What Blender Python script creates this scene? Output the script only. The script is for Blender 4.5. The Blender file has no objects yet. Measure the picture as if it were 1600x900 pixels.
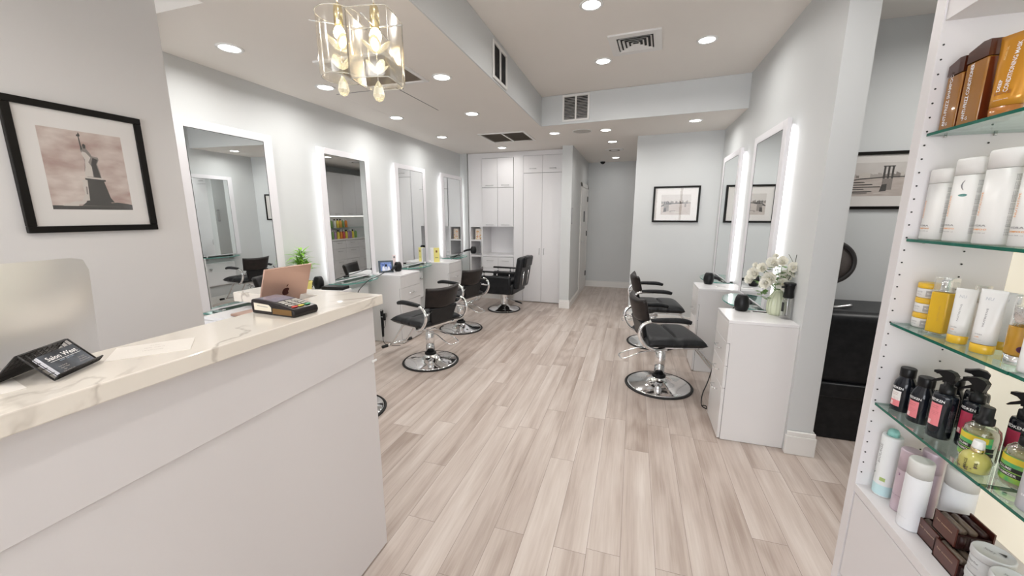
import bpy, bmesh, math, random
from mathutils import Vector, Matrix
random.seed(7)
PI = math.pi
SC = bpy.context.scene
COL = SC.collection

# ------------------------------------------------------------------ camera, world, exposure
cam_d = bpy.data.cameras.new('camera')
cam = bpy.data.objects.new('camera', cam_d); COL.objects.link(cam); SC.camera = cam
cam_d.sensor_width = 36.0; cam_d.lens = 36.0 * 599.0 / 1600.0
cam_d.clip_start = 0.02; cam_d.clip_end = 200
cam.location = (0, 0, 1.5)
cam.rotation_euler = (PI/2 - math.radians(10.868), 0, math.radians(17.473))

w = bpy.data.worlds.new('world'); SC.world = w; w.use_nodes = True
w.node_tree.nodes['Background'].inputs[0].default_value = (0.93, 0.96, 1.0, 1)
w.node_tree.nodes['Background'].inputs[1].default_value = 6.0
vs = SC.view_settings
SC.display_settings.display_device = 'sRGB'
vs.view_transform = 'Standard'; vs.look = 'None'; vs.gamma = 1.0; vs.use_curve_mapping = False
vs.exposure = 0.34
cy = SC.cycles
cy.use_denoising = True
try: cy.denoiser = 'OPENIMAGEDENOISE'
except Exception: pass
cy.max_bounces = 10; cy.diffuse_bounces = 5; cy.glossy_bounces = 6; cy.transmission_bounces = 6
cy.transparent_max_bounces = 12; cy.caustics_reflective = False; cy.caustics_refractive = False
cy.sample_clamp_indirect = 4.0
DOWN_W = 4.6       # watts of every recessed downlight
LED_S = 2.3        # emission of the strips behind the mirrors

# ------------------------------------------------------------------ materials
MATS = {}
def sock(b, *names):
    for n in names:
        if n in b.inputs: return b.inputs[n]
def mat(name, color=(.8, .8, .8), rough=.5, metal=0, trans=0, coat=0, emit=None, es=0, ior=1.45, spec=.5):
    if name in MATS: return MATS[name]
    m = bpy.data.materials.new(name); m.use_nodes = True
    b = m.node_tree.nodes['Principled BSDF']
    b.inputs['Base Color'].default_value = (*color, 1)
    b.inputs['Roughness'].default_value = rough
    b.inputs['Metallic'].default_value = metal
    b.inputs['IOR'].default_value = ior
    sock(b, 'Transmission Weight', 'Transmission').default_value = trans
    sock(b, 'Coat Weight', 'Clearcoat').default_value = coat
    sock(b, 'Specular IOR Level', 'Specular').default_value = spec
    if emit:
        sock(b, 'Emission Color', 'Emission').default_value = (*emit, 1)
        b.inputs['Emission Strength'].default_value = es
    MATS[name] = m
    return m
def nodes(m): return m.node_tree.nodes, m.node_tree.links, m.node_tree.nodes['Principled BSDF']
def noisy(name, c1, c2, scale=4, rough=.6, bump=0, detail=3, stretch=(1, 1, 1), **k):
    """principled surface whose colour wanders between two tones"""
    m = mat(name, c1, rough, **k); N, L, b = nodes(m)
    tc = N.new('ShaderNodeTexCoord'); mp = N.new('ShaderNodeMapping'); mp.inputs['Scale'].default_value = stretch
    nz = N.new('ShaderNodeTexNoise'); nz.inputs['Scale'].default_value = scale; nz.inputs['Detail'].default_value = detail
    cr = N.new('ShaderNodeValToRGB'); cr.color_ramp.elements[0].color = (*c1, 1); cr.color_ramp.elements[1].color = (*c2, 1)
    cr.color_ramp.elements[0].position = .3; cr.color_ramp.elements[1].position = .7
    L.new(tc.outputs['Object'], mp.inputs[0]); L.new(mp.outputs[0], nz.inputs['Vector']); L.new(nz.outputs['Fac'], cr.inputs[0]); L.new(cr.outputs[0], b.inputs['Base Color'])
    if bump:
        bp = N.new('ShaderNodeBump'); bp.inputs['Strength'].default_value = bump; bp.inputs['Distance'].default_value = .002
        L.new(nz.outputs['Fac'], bp.inputs['Height']); L.new(bp.outputs[0], b.inputs['Normal'])
    return m
def thin_glass(name, tint, gl=(1, 1, 1), fac=.12, rough=0.0, k1=.8, k0=.04):
    """thin pane: mostly see-through, some mirror reflection, more at grazing angles"""
    if name in MATS: return MATS[name]
    m = bpy.data.materials.new(name); m.use_nodes = True
    N, L = m.node_tree.nodes, m.node_tree.links
    N.remove(N['Principled BSDF']); out = N['Material Output']
    t = N.new('ShaderNodeBsdfTransparent'); t.inputs[0].default_value = (*tint, 1)
    g = N.new('ShaderNodeBsdfGlossy'); g.inputs['Color'].default_value = (*gl, 1); g.inputs['Roughness'].default_value = rough
    lw = N.new('ShaderNodeLayerWeight'); lw.inputs[0].default_value = fac
    mx = N.new('ShaderNodeMixShader'); L.new(lw.outputs['Facing'], mx.inputs[0])
    mr = N.new('ShaderNodeMath'); mr.operation = 'MULTIPLY_ADD'; mr.inputs[1].default_value = k1; mr.inputs[2].default_value = k0
    L.new(lw.outputs['Facing'], mr.inputs[0]); L.new(mr.outputs[0], mx.inputs[0])
    L.new(t.outputs[0], mx.inputs[1]); L.new(g.outputs[0], mx.inputs[2]); L.new(mx.outputs[0], out.inputs[0])
    MATS[name] = m; return m

WALL = noisy('wall_paint', (.60, .618, .62), (.625, .64, .642), 1.5, .55)
CEIL = noisy('ceiling_paint', (.80, .765, .72), (.83, .79, .745), 1.2, .7)
TRIMW = mat('trim_white', (.78, .77, .75), .35)
LAM = noisy('white_laminate', (.72, .705, .70), (.75, .735, .73), .8, .28)
LAMD = mat('desk_laminate', (.66, .635, .64), .3)
CABW = mat('cabinet_white', (.80, .79, .80), .22)
GAP = mat('dark_gap', (.16, .155, .16), .8)
CHROME = mat('chrome', (.86, .87, .88), .08, 1)
STEEL = mat('brushed_steel', (.50, .50, .50), .30, 1)
BLK = mat('black_plastic', (.008, .008, .009), .32, spec=.3)
BLKM = mat('black_rubber', (.015, .015, .015), .6)
LEATHER = noisy('black_leather', (.009, .0095, .011), (.017, .018, .020), 25, .38, bump=.25, spec=.3)
LEATHB = noisy('black_leather_brown_reflection', (.012, .010, .0095), (.023, .017, .016), 20, .36, bump=.2, spec=.35)  # black leather; slight brown of reflections put into its colour
FRAMEB = mat('frame_black', (.007, .006, .005), .4, spec=.2)
MATW = mat('mat_board', (.78, .75, .72), .8)
MIRROR = mat('mirror_glass', (.88, .91, .91), .0, 1)
MFRAME = mat('mirror_frame_white', (.80, .79, .82), .3)
GLASS = thin_glass('shelf_glass', (.90, .965, .945), (.9, 1, .97), .35)
GEDGE = mat('glass_edge_green', (.004, .12, .08), .12)
GEDGET = mat('glass_edge_teal', (.16, .55, .48), .1, trans=.4)
WHITE = mat('white_plastic', (.83, .83, .82), .35)
LED = mat('led_white', (1, 1, 1), .5, emit=(1, .985, .95), es=LED_S)
LEDW = mat('led_white_strong', (1, 1, 1), .5, emit=(1, .985, .95), es=LED_S*3.2)
LENS = mat('downlight_lens', (1, 1, 1), .5, emit=(1, .98, .95), es=9)
BLACKPRINT = mat('black_ink', (.02, .02, .02), .6)
GREYPRINT = mat('grey_ink', (.25, .25, .26), .6)
ORANGEPRINT = mat('orange_ink', (.85, .36, .08), .5)
WHITEINK = mat('white_ink', (.85, .85, .85), .5)

def floor_mat():
    m = mat('oak_planks', (.5, .45, .4), .34); N, L, b = nodes(m)
    def math_(op, a, c=None, d=None):
        n = N.new('ShaderNodeMath'); n.operation = op
        for i, v in enumerate((a, c, d)):
            if v is None: continue
            if isinstance(v, (int, float)): n.inputs[i].default_value = v
            else: L.new(v, n.inputs[i])
        return n.outputs[0]
    tc = N.new('ShaderNodeTexCoord'); sp = N.new('ShaderNodeSeparateXYZ'); L.new(tc.outputs['Object'], sp.inputs[0])
    X, Y = sp.outputs[0], sp.outputs[1]
    u = math_('DIVIDE', math_('ADD', X, 10 * .1475 - .023 + .0), .1475)
    row = math_('FLOOR', u)
    wn = N.new('ShaderNodeTexWhiteNoise'); wn.noise_dimensions = '1D'; L.new(row, wn.inputs['W'])
    v = math_('ADD', math_('DIVIDE', Y, 1.21), math_('MULTIPLY', wn.outputs['Value'], 7.3))
    colf = math_('FLOOR', v)
    wid = math_('ADD', math_('MULTIPLY', row, 13.37), math_('MULTIPLY', colf, 3.71))
    wn2 = N.new('ShaderNodeTexWhiteNoise'); wn2.noise_dimensions = '1D'; L.new(wid, wn2.inputs['W'])
    # seams
    fu = math_('FRACT', u); fv = math_('FRACT', v)
    du = math_('MULTIPLY', math_('MINIMUM', fu, math_('SUBTRACT', 1, fu)), .1475)
    dv = math_('MULTIPLY', math_('MINIMUM', fv, math_('SUBTRACT', 1, fv)), 1.21)
    dd = math_('MINIMUM', du, dv)
    seam = math_('LESS_THAN', dd, .0010)
    # grain coordinates, shifted plank by plank
    def coords(sx, sy):
        c = N.new('ShaderNodeCombineXYZ'); L.new(math_('MULTIPLY', X, sx), c.inputs[0]); L.new(math_('MULTIPLY', Y, sy), c.inputs[1])
        L.new(math_('MULTIPLY', wn2.outputs['Value'], 37), c.inputs[2]); return c.outputs[0]
    n1 = N.new('ShaderNodeTexNoise'); L.new(coords(13, .65), n1.inputs['Vector']); n1.inputs['Scale'].default_value = 1; n1.inputs['Detail'].default_value = 2
    n2 = N.new('ShaderNodeTexNoise'); L.new(coords(120, 5), n2.inputs['Vector']); n2.inputs['Scale'].default_value = 1; n2.inputs['Detail'].default_value = 4
    wv = N.new('ShaderNodeTexWave'); L.new(coords(5.5, .75), wv.inputs['Vector']); wv.wave_type = 'RINGS'
    wv.inputs['Scale'].default_value = 1.6; wv.inputs['Distortion'].default_value = 6; wv.inputs['Detail'].default_value = 3; wv.inputs['Detail Scale'].default_value = 1.5
    s = math_('ADD', math_('MULTIPLY', n1.outputs['Fac'], 1.25), math_('MULTIPLY', n2.outputs['Fac'], .45))
    s = math_('ADD', s, math_('MULTIPLY', wv.outputs['Fac'], .16))
    s = math_('ADD', s, math_('MULTIPLY', wn2.outputs['Value'], .22))
    s = math_('SUBTRACT', s, .52)
    cr = N.new('ShaderNodeValToRGB'); L.new(s, cr.inputs[0]); e = cr.color_ramp.elements
    e[0].position = .15; e[0].color = (.335, .265, .225, 1); e[1].position = .95; e[1].color = (.62, .555, .51, 1)
    x = e.new(.5); x.color = (.475, .40, .355, 1)
    mx = N.new('ShaderNodeMixRGB'); L.new(seam, mx.inputs[0]); L.new(cr.outputs[0], mx.inputs[1]); mx.inputs[2].default_value = (.22, .175, .15, 1)
    L.new(mx.outputs[0], b.inputs['Base Color'])
    rr = math_('ADD', math_('MULTIPLY', n2.outputs['Fac'], .15), .27); L.new(rr, b.inputs['Roughness'])
    bp = N.new('ShaderNodeBump'); bp.inputs['Strength'].default_value = .12; bp.inputs['Distance'].default_value = .001
    L.new(n2.outputs['Fac'], bp.inputs['Height']); L.new(bp.outputs[0], b.inputs['Normal'])
    return m
def marble_mat():
    m = mat('cream_quartz', (.72, .67, .60), .18, coat=.3); N, L, b = nodes(m)
    tc = N.new('ShaderNodeTexCoord')
    n = N.new('ShaderNodeTexNoise'); n.inputs['Scale'].default_value = 1.6; n.inputs['Detail'].default_value = 5; n.inputs['Distortion'].default_value = .9
    L.new(tc.outputs['Object'], n.inputs['Vector'])
    cr = N.new('ShaderNodeValToRGB'); e = cr.color_ramp.elements; L.new(n.outputs['Fac'], cr.inputs[0])
    base = (.76, .71, .64, 1)
    e[0].position = .485; e[0].color = base; e[1].position = .515; e[1].color = base
    k = e.new(.4985); k.color = (.42, .37, .32, 1)
    n2 = N.new('ShaderNodeTexNoise'); n2.inputs['Scale'].default_value = 3.1; n2.inputs['Detail'].default_value = 2
    L.new(tc.outputs['Object'], n2.inputs['Vector'])
    c2 = N.new('ShaderNodeValToRGB'); c2.color_ramp.elements[0].position = .45; c2.color_ramp.elements[1].position = .62; L.new(n2.outputs['Fac'], c2.inputs[0])
    mx = N.new('ShaderNodeMixRGB'); L.new(c2.outputs[0], mx.inputs[0]); mx.inputs[1].default_value = base; L.new(cr.outputs[0], mx.inputs[2])
    L.new(mx.outputs[0], b.inputs['Base Color']); return m
FLOOR = floor_mat(); MARBLE = marble_mat()

# ------------------------------------------------------------------ mesh kit
class MB:
    def __init__(s): s.b = bmesh.new(); s.mats = []
    def mi(s, m):
        if m is None: return 0
        if m not in s.mats: s.mats.append(m)
        return s.mats.index(m)
    def add(s, verts, faces, m=None, smooth=False, M=None):
        k = s.mi(m); vs = [s.b.verts.new(M @ Vector(v) if M else v) for v in verts]; fs = []
        for f in faces:
            try: fc = s.b.faces.new([vs[i] for i in f])
            except ValueError: continue
            fc.material_index = k; fc.smooth = smooth; fs.append(fc)
        return vs, fs
    def box(s, x0, x1, y0, y1, z0, z1, m=None, bev=0, seg=2, M=None):
        if x0 > x1: x0, x1 = x1, x0
        if y0 > y1: y0, y1 = y1, y0
        if z0 > z1: z0, z1 = z1, z0
        V = [(x0, y0, z0), (x1, y0, z0), (x1, y1, z0), (x0, y1, z0), (x0, y0, z1), (x1, y0, z1), (x1, y1, z1), (x0, y1, z1)]
        F = [(0, 3, 2, 1), (4, 5, 6, 7), (0, 1, 5, 4), (1, 2, 6, 5), (2, 3, 7, 6), (3, 0, 4, 7)]
        vs, fs = s.add(V, F, m, False, M)
        if bev > 0:
            es = list({e for f in fs for e in f.edges})
            r = bmesh.ops.bevel(s.b, geom=es, offset=bev, segments=seg, profile=.5, affect='EDGES')
            for f in r['faces']: f.smooth = True; f.material_index = s.mi(m)
        return s
    def prism(s, pts, d0, d1, axis='y', m=None, M=None, smooth=False):
        """2-D outline extruded along an axis. axis y: pts are (x,z); z: (x,y); x: (y,z)"""
        def P(p, d): return {'y': (p[0], d, p[1]), 'z': (p[0], p[1], d), 'x': (d, p[0], p[1])}[axis]
        n = len(pts); V = [P(p, d0) for p in pts] + [P(p, d1) for p in pts]
        F = [tuple(range(n)), tuple(range(2*n - 1, n - 1, -1))] + [(i, i + n, (i + 1) % n + n, (i + 1) % n) for i in range(n)]
        s.add(V, F, m, smooth, M); return s
    def lathe(s, prof, m=None, seg=28, c=(0, 0, 0), M=None, sx=1, sy=1, smooth=True, flute=0, nfl=0, caps=True):
        V = []; F = []
        n = len(prof)
        for r, z in prof:
            for k in range(seg):
                a = 2*PI*k/seg; rr = r * (1 + flute * math.cos(nfl * a)) if nfl else r
                V.append((c[0] + rr*sx*math.cos(a), c[1] + rr*sy*math.sin(a), c[2] + z))
        for i in range(n - 1):
            for k in range(seg):
                F.append((i*seg + k, i*seg + (k+1) % seg, (i+1)*seg + (k+1) % seg, (i+1)*seg + k))
        if caps: F.append(tuple(range(seg - 1, -1, -1))); F.append(tuple((n-1)*seg + k for k in range(seg)))
        else:
            for k in range(seg): F.append(((n-1)*seg + k, (n-1)*seg + (k+1) % seg, (k+1) % seg, k))
        vs, fs = s.add(V, F, m, smooth, M)
        if caps:
            for f in fs[-2:]: f.smooth = False
        return s
    def cyl(s, r, z0, z1, m=None, c=(0, 0), seg=24, M=None):
        return s.lathe([(r, z0), (r, z1)], m, seg, (c[0], c[1], 0), M)
    def rod(s, a, b, r, m=None, seg=10):
        return s.tube([a, b], r, m, seg, sub=1)
    def tube(s, pts, r, m=None, seg=8, sub=5, M=None, taper=None):
        P = [Vector(p) for p in pts]
        if sub > 1 and len(P) > 2:
            Q = []
            for i in range(len(P) - 1):
                p0 = P[max(i-1, 0)]; p1 = P[i]; p2 = P[i+1]; p3 = P[min(i+2, len(P)-1)]
                for k in range(sub):
                    t = k / sub
                    Q.append(.5 * ((2*p1) + (p2-p0)*t + (2*p0 - 5*p1 + 4*p2 - p3)*t*t + (3*p1 - p0 - 3*p2 + p3)*t**3))
            Q.append(P[-1]); P = Q
        n = len(P); V = []; F = []
        T = [(P[min(i+1, n-1)] - P[max(i-1, 0)]).normalized() for i in range(n)]
        up = Vector((0, 0, 1)) if abs(T[0].z) < .9 else Vector((1, 0, 0))
        u = T[0].cross(up).normalized()
        for i in range(n):
            u = (u - T[i]*u.dot(T[i])); u = u.normalized() if u.length > 1e-6 else T[i].orthogonal().normalized()
            v = T[i].cross(u); rr = r * (taper(i/(n-1)) if taper else 1)
            for k in range(seg):
                a = 2*PI*k/seg; V.append(tuple(P[i] + (u*math.cos(a) + v*math.sin(a))*rr))
        for i in range(n-1):
            for k in range(seg): F.append((i*seg+k, i*seg+(k+1) % seg, (i+1)*seg+(k+1) % seg, (i+1)*seg+k))
        F.append(tuple(range(seg-1, -1, -1))); F.append(tuple((n-1)*seg+k for k in range(seg)))
        s.add(V, F, m, True, M); return s
    def build(s, name, m=None, parent=None, loc=None, rotz=0, sub=0, mod_bevel=0):
        me = bpy.data.meshes.new(name)
        bmesh.ops.recalc_face_normals(s.b, faces=s.b.faces)
        s.b.to_mesh(me); s.b.free()
        if s.mats:
            for x in s.mats: me.materials.append(x)
        elif m: me.materials.append(m)
        o = bpy.data.objects.new(name, me); COL.objects.link(o)
        if parent: o.parent = parent
        if loc: o.location = loc
        if rotz: o.rotation_euler = (0, 0, rotz)
        if sub:
            md = o.modifiers.new('sub', 'SUBSURF'); md.levels = sub; md.render_levels = sub
        return o
def thing(name, label, cat, loc=(0, 0, 0), rotz=0, group=None):
    o = bpy.data.objects.new(name, None); COL.objects.link(o); o.empty_display_size = .05
    o.location = loc; o.rotation_euler = (0, 0, rotz); o['label'] = label; o['category'] = cat
    if group: o['group'] = group
    return o
def tag(o, label, cat, group=None):
    o['label'] = label; o['category'] = cat
    if group: o['group'] = group
    return o
def struct(o): o['kind'] = 'structure'; return o
def dup(o, parent=None):
    c = o.copy(); COL.objects.link(c); c.parent = parent
    for ch in list(o.children): dup(ch, c)
    return c
def clone(src, label, loc=None, rotz=None, group=None, scale=None):
    c = dup(src); c['label'] = label
    if loc is not None: c.location = loc
    if rotz is not None: c.rotation_euler = (0, 0, rotz)
    if scale is not None: c.scale = scale
    if group: c['group'] = group
    return c
def B(x0, x1, y0, y1, z0, z1, bev=0, seg=2): return MB().box(x0, x1, y0, y1, z0, z1, None, bev, seg)

TXT = {}
def text_polys(body, bold=True):
    key = body
    if key in TXT: return TXT[key]
    cu = bpy.data.curves.new('t', 'FONT'); cu.body = body; cu.size = 1.0; cu.align_x = 'CENTER'; cu.align_y = 'CENTER'; cu.resolution_u = 2
    cu.offset = .015 if bold else 0
    ob = bpy.data.objects.new('t', cu); COL.objects.link(ob)
    dg = bpy.context.evaluated_depsgraph_get(); me = bpy.data.meshes.new_from_object(ob.evaluated_get(dg))
    V = [tuple(v.co[:2]) for v in me.vertices]; F = [tuple(p.vertices) for p in me.polygons]
    bpy.data.objects.remove(ob); bpy.data.curves.remove(cu); bpy.data.meshes.remove(me)
    TXT[key] = (V, F); return TXT[key]
def put_text(mb, body, h, w, fn, m, vert=False, bold=True):
    """add lettering; fn maps flat (u right, v up) to 3-D; h = letter size, w = total width or None; vert: reads upward"""
    V, F = text_polys(body, bold)
    xs = [v[0] for v in V]; cx = (max(xs)+min(xs))/2; ww = max(xs)-min(xs)
    sx = (w/ww) if w else h
    out = []
    for x, y in V:
        a, c = (x-cx)*sx, y*h
        if vert: a, c = -c, a
        out.append(fn(a, c))
    mb.add(out, F, m)
def arc_map(R, phi0, z0, off=.0006):
    """flat label coordinates wrapped on a cylinder round z; phi0 = facing angle (local, -90 deg = front -Y)"""
    def f(u, v):
        a = phi0 + u/R; return ((R+off)*math.cos(a), (R+off)*math.sin(a), z0 + v)
    return f
def arc_patch(mb, R, phi0, w, z0, z1, m, off=.0004, n=10):
    f = arc_map(R, phi0, 0, off); V = []; F = []
    for i in range(n+1):
        u = -w/2 + w*i/n; V += [f(u, z0), f(u, z1)]
    for i in range(n): F.append((2*i, 2*i+2, 2*i+3, 2*i+1))
    mb.add(V, F, m, True)
def flat_map(y, u0=0, z0=0): return lambda u, v: (u0+u, y, z0+v)

# ------------------------------------------------------------------ the room shell
XL, XF, XR = -2.93, -2.42, 1.0          # mirror wall, wall beside the desk, right wall
ZL, ZH = 2.52, 2.84                     # low and high ceiling
YB = 6.32                               # face of the back cabinets
struct(B(-3.3, 3.2, -3.2, 8.6, -.12, 0).build('floor', FLOOR))
struct(MB().prism([(-3.3, 8.6), (-3.3, 1.56), (-2.08, 1.56), (-2.08, -3.2), (-1.075, -3.2), (-1.12, 4.69), (1.0, 4.52), (1.0, 5.5), (3.2, 5.5), (3.2, 8.6)], ZL, ZH-.004, 'z').build('ceiling', CEIL))
struct(B(-3.3, 3.2, -3.2, 8.6, ZH, ZH+.12).build('ceiling_high', CEIL))
# painted faces of the dropped ceiling
struct(MB().prism([(-1.12, 4.69), (-1.115, 4.68), (1.0, 4.51), (1.0, 4.52)], ZL-.001, ZH-.002, 'z').build('wall_bulkhead_front', WALL))
struct(MB().prism([(-1.075, -3.2), (-1.12, 4.69), (-1.11, 4.69), (-1.065, -3.2)], ZL-.001, ZH-.002, 'z').build('wall_bulkhead_side', WALL))
struct(B(-3.3, XL, 1.56, 6.9, 0, ZL).build('wall_left', WALL))
struct(B(-3.3, XF, -3.2, 1.56, 0, ZH).build('wall_front_left', noisy('wall_warm_light_cast', (.64, .62, .605), (.665, .645, .63), 1.5, .55)))  # warm cast of the light put into this wall's colour
struct(B(-2.93, -1.10, 6.862, 6.98, 0, ZL).build('wall_back', WALL))
struct(B(-1.10, -.945, 6.04, 8.15, 0, ZL).build('wall_hall_left', WALL))
struct(B(-1.10, .9, 8.15, 8.3, 0, ZL).build('wall_hall_end', WALL))
struct(B(.62, .74, 5.72, 8.15, 0, ZL).build('wall_hall_right', WALL))
struct(MB().prism([(-.02, 5.62), (1.0, 5.53), (1.0, 5.72), (-.02, 5.72)], 0, ZL, 'z').build('wall_picture', WALL))
struct(B(1.0, 1.14, 2.65, 5.72, 0, ZH).build('wall_right', WALL))
struct(B(1.14, 3.2, 3.63, 3.75, 0, ZH).build('wall_side_room', WALL))
struct(B(3.08, 3.2, -3.2, 3.63, 0, ZH).build('wall_side_room_right', WALL))
struct(B(1.24, 1.34, -3.2, 1.655, 0, ZH).build('wall_behind_shelves', WALL))
# street front behind the camera: wall with a wide shop window
fw = MB(); fw.box(-3.3, 3.2, -3.2, -3.08, 0, .45); fw.box(-3.3, 3.2, -3.2, -3.08, 2.45, ZH); fw.box(-3.3, -2.2, -3.2, -3.08, .45, 2.45); fw.box(1.1, 3.2, -3.2, -3.08, .45, 2.45)
struct(fw.build('wall_street', WALL))
wf = MB()
for x in (-2.2, -.9, -.1, 1.04): wf.box(x, x+.06, -3.19, -3.09, .45, 2.45)
wf.box(-2.2, 1.1, -3.19, -3.09, .45, .51); wf.box(-2.2, 1.1, -3.19, -3.09, 2.39, 2.45)
struct(wf.build('window_1', mat('window_frame_dark', (.05, .05, .05), .4)))
struct(B(-2.93, -2.802, 6.315, 6.86, 0, ZL).build('wall_back_pilaster', WALL))
# baseboards
def baseboard(name, x0, x1, y0, y1, h=.125, face=None):
    b = MB(); b.box(x0, x1, y0, y1, 0, h-.03, None, .002, 1)
    g = .005
    b.box(x0+(g if face != 'x' else 0), x1-(g if face != 'x' else 0), y0+(g if face != 'y' else 0), y1-(g if face != 'y' else 0), h-.03, h, None, .004, 2)
    return struct(b.build(name, TRIMW))
baseboard('baseboard_column', .995, 1.158, 2.628, 2.652, .155, 'n')
baseboard('baseboard_column_side', 1.14, 1.158, 2.65, 3.63, .155)
baseboard('baseboard_hall_left', -.945, -.928, 6.03, 8.15)
baseboard('baseboard_hall_stub', -1.10, -.93, 6.02, 6.04, .14)
baseboard('baseboard_hall_end', -.945, .9, 8.13, 8.15)
baseboard('baseboard_side_room', 1.158, 3.08, 3.61, 3.63)
b = MB(); b.prism([(-.035, 5.60), (1.0, 5.51), (1.0, 5.532), (-.022, 5.623), (-.022, 5.72), (-.035, 5.72)], 0, .125, 'z'); struct(b.build('baseboard_picture', TRIMW))
baseboard('baseboard_left', XL, XL+.015, 1.6, 6.3)
baseboard('baseboard_right', .985, 1.0, 3.1, 5.5)
# hall door in the left hall wall
d = MB(); d.box(-.947, -.925, 7.10, 7.19, 0, 2.06, None, .004, 1); d.box(-.947, -.925, 8.03, 8.12, 0, 2.06, None, .004, 1); d.box(-.947, -.925, 7.10, 8.12, 1.99, 2.07, None, .004, 1)
struct(d.build('trim_1', TRIMW))
dr = struct(B(-.946, -.934, 7.19, 8.03, .01, 1.99, .002, 1).build('door_1', TRIMW))
h = MB(); h.tube([(-.934, 7.25, 1.0), (-.89, 7.25, 1.0), (-.885, 7.27, 1.0), (-.885, 7.37, 1.0)], .009, STEEL); h.cyl(.026, 0, .008, STEEL, M=Matrix.Translation((-.934, 7.25, 1.0)) @ Matrix.Rotation(PI/2, 4, 'Y')); h.build('door_handle', parent=dr)
B(-.935, -.925, 7.53, 7.66, 1.36, 1.56, .001, 1).build('door_sign', mat('plaque_black', (.03, .03, .03), .3), dr)
for zz in (.25, 1.07, 1.75): B(-.936, -.917, 8.01, 8.04, zz, zz+.1).build('hinge', mat('hinge_dark', (.06, .06, .06), .4, .6), dr)

# ------------------------------------------------------------------ ceiling fittings
def lens_light(o, z, power=DOWN_W):
    l = bpy.data.lights.new('lamp', 'AREA'); l.shape = 'DISK'; l.size = .11; l.energy = power; l.color = (1, .975, .94); l.spread = math.radians(165)
    lo = bpy.data.objects.new('lamp', l); COL.objects.link(lo); lo.parent = o; lo.location = (0, 0, z)
    return lo
def downlight(x, y, z, label, r=.06, grp='recessed ceiling downlights', power=DOWN_W):
    t = thing('recessed_downlight', label, 'ceiling light', (x, y, z), 0, grp)
    MB().lathe([(r, 0), (r+.016, 0), (r+.018, -.002), (r+.014, -.006), (r, -.006), (r-.004, -.001)], WHITE, 32, caps=False).build('trim_ring', parent=t)
    MB().lathe([(.001, -.0035), (r-.002, -.0035), (r-.002, -.0015)], LENS, 28).build('lens', parent=t)
    lens_light(t, -.012, power)
    return t
DL = [(-2.47, 1.98, 'low ceiling, nearest the desk wall above the first mirror'), (-2.47, 2.77, 'low ceiling on the left, beside the access panel seam'), (-2.50, 3.81, 'low ceiling above the second mirror on the left wall'), (-2.53, 4.90, 'low ceiling near the third mirror on the left wall'),
      (-1.45, 2.84, 'low ceiling right of the large brown intake grille'), (-1.66, 3.90, 'low ceiling, alone between the access panel and the far twin grille'), (-2.03, 5.93, 'low ceiling just in front of the white back cupboards'), (-1.04, 5.11, 'low ceiling left of the round speaker'),
      (-.40, 5.11, 'low ceiling right of the round speaker'), (-.363, 5.92, 'low ceiling at the hallway mouth'), (-.393, 7.54, 'hallway ceiling, the farthest one'), (.58, 4.91, 'low ceiling in the right corner above the framed bridge picture')]
for x, y, s_ in DL: downlight(x, y, ZL, 'white downlight in the ' + s_, power=DOWN_W*(.3 if y > 7 else .55 if y > 5.5 else .8 if y > 4.5 else 1))
for x, y, s_ in [(-.347, 2.82, 'cut by the top edge of the photo'), (-.346, 3.80, 'below and left of the square air diffuser'), (.461, 3.61, 'near the right wall')]:
    downlight(x, y, ZH, 'round white recessed downlight in the high ceiling, ' + s_)
# unseen downlights added to brighten the shop front, wall end and side room
for x, y, z in [(-.35, .6, ZH), (-.35, -1.2, ZH), (.72, 1.95, ZH), (-1.6, .3, ZL), (2.1, 2.3, ZH), (2.3, 2.75, ZH)]:
    downlight(x, y, z, 'unseen round white downlight added to brighten the shop front and side room', power=DOWN_W*(1.9 if x > 1.2 else 1))
GRILLE = mat('grille_brown', (.36, .31, .26), .6)
def slat_grille(x0, x1, y0, y1, label, divide=True, n=26, col=GRILLE):
    t = thing('ceiling_vent', label, 'vent', ((x0+x1)/2, (y0+y1)/2, ZL))
    a, b_ = (x1-x0)/2, (y1-y0)/2
    f = MB(); w_ = .028
    f.box(-a, a, -b_, -b_+w_, -.012, 0); f.box(-a, a, b_-w_, b_, -.012, 0); f.box(-a, -a+w_, -b_+w_, b_-w_, -.012, 0); f.box(a-w_, a, -b_+w_, b_-w_, -.012, 0)
    if divide: f.box(-.01, .01, -b_+w_, b_-w_, -.011, 0)
    f.build('frame', TRIMW, t)
    s_ = MB()
    for i in range(n):
        y = -b_+w_+(2*b_-2*w_)*(i+.5)/n
        s_.add([(-a+w_, y-.006, -.005), (a-w_, y-.006, -.005), (a-w_, y+.005, -.002), (-a+w_, y+.005, -.002)], [(0, 1, 2, 3)])
    s_.build('louvre', col, t)
    MB().box(-a+w_, a-w_, -b_+w_, b_-w_, -.0015, -.0005).build('backing', mat('vent_dark', (.28, .25, .215), .8) if divide else col, t)
    return t
slat_grille(-2.00, -1.37, 4.86, 5.47, 'white framed twin return grille in the low ceiling near the back cupboards')
slat_grille(-2.14, -1.58, 2.30, 2.88, 'large brown intake grille in the low ceiling behind the glass pendants', False, 40, mat('grille_tan', (.52, .45, .37), .6))
# access panel seams beside the big grille
t = tag(MB().box(-2.52, -1.90, 2.95, 2.956, ZL-.0015, ZL+.0005, GAP).box(-1.932, -1.925, 2.956, 3.68, ZL-.0015, ZL+.0005, GAP).box(-2.518, -2.514, 2.956, 3.68, ZL-.001, ZL+.0005, CEIL).build('access_panel'), 'flush painted access panel with a thin dark seam behind the brown grille', 'access panel')
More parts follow.
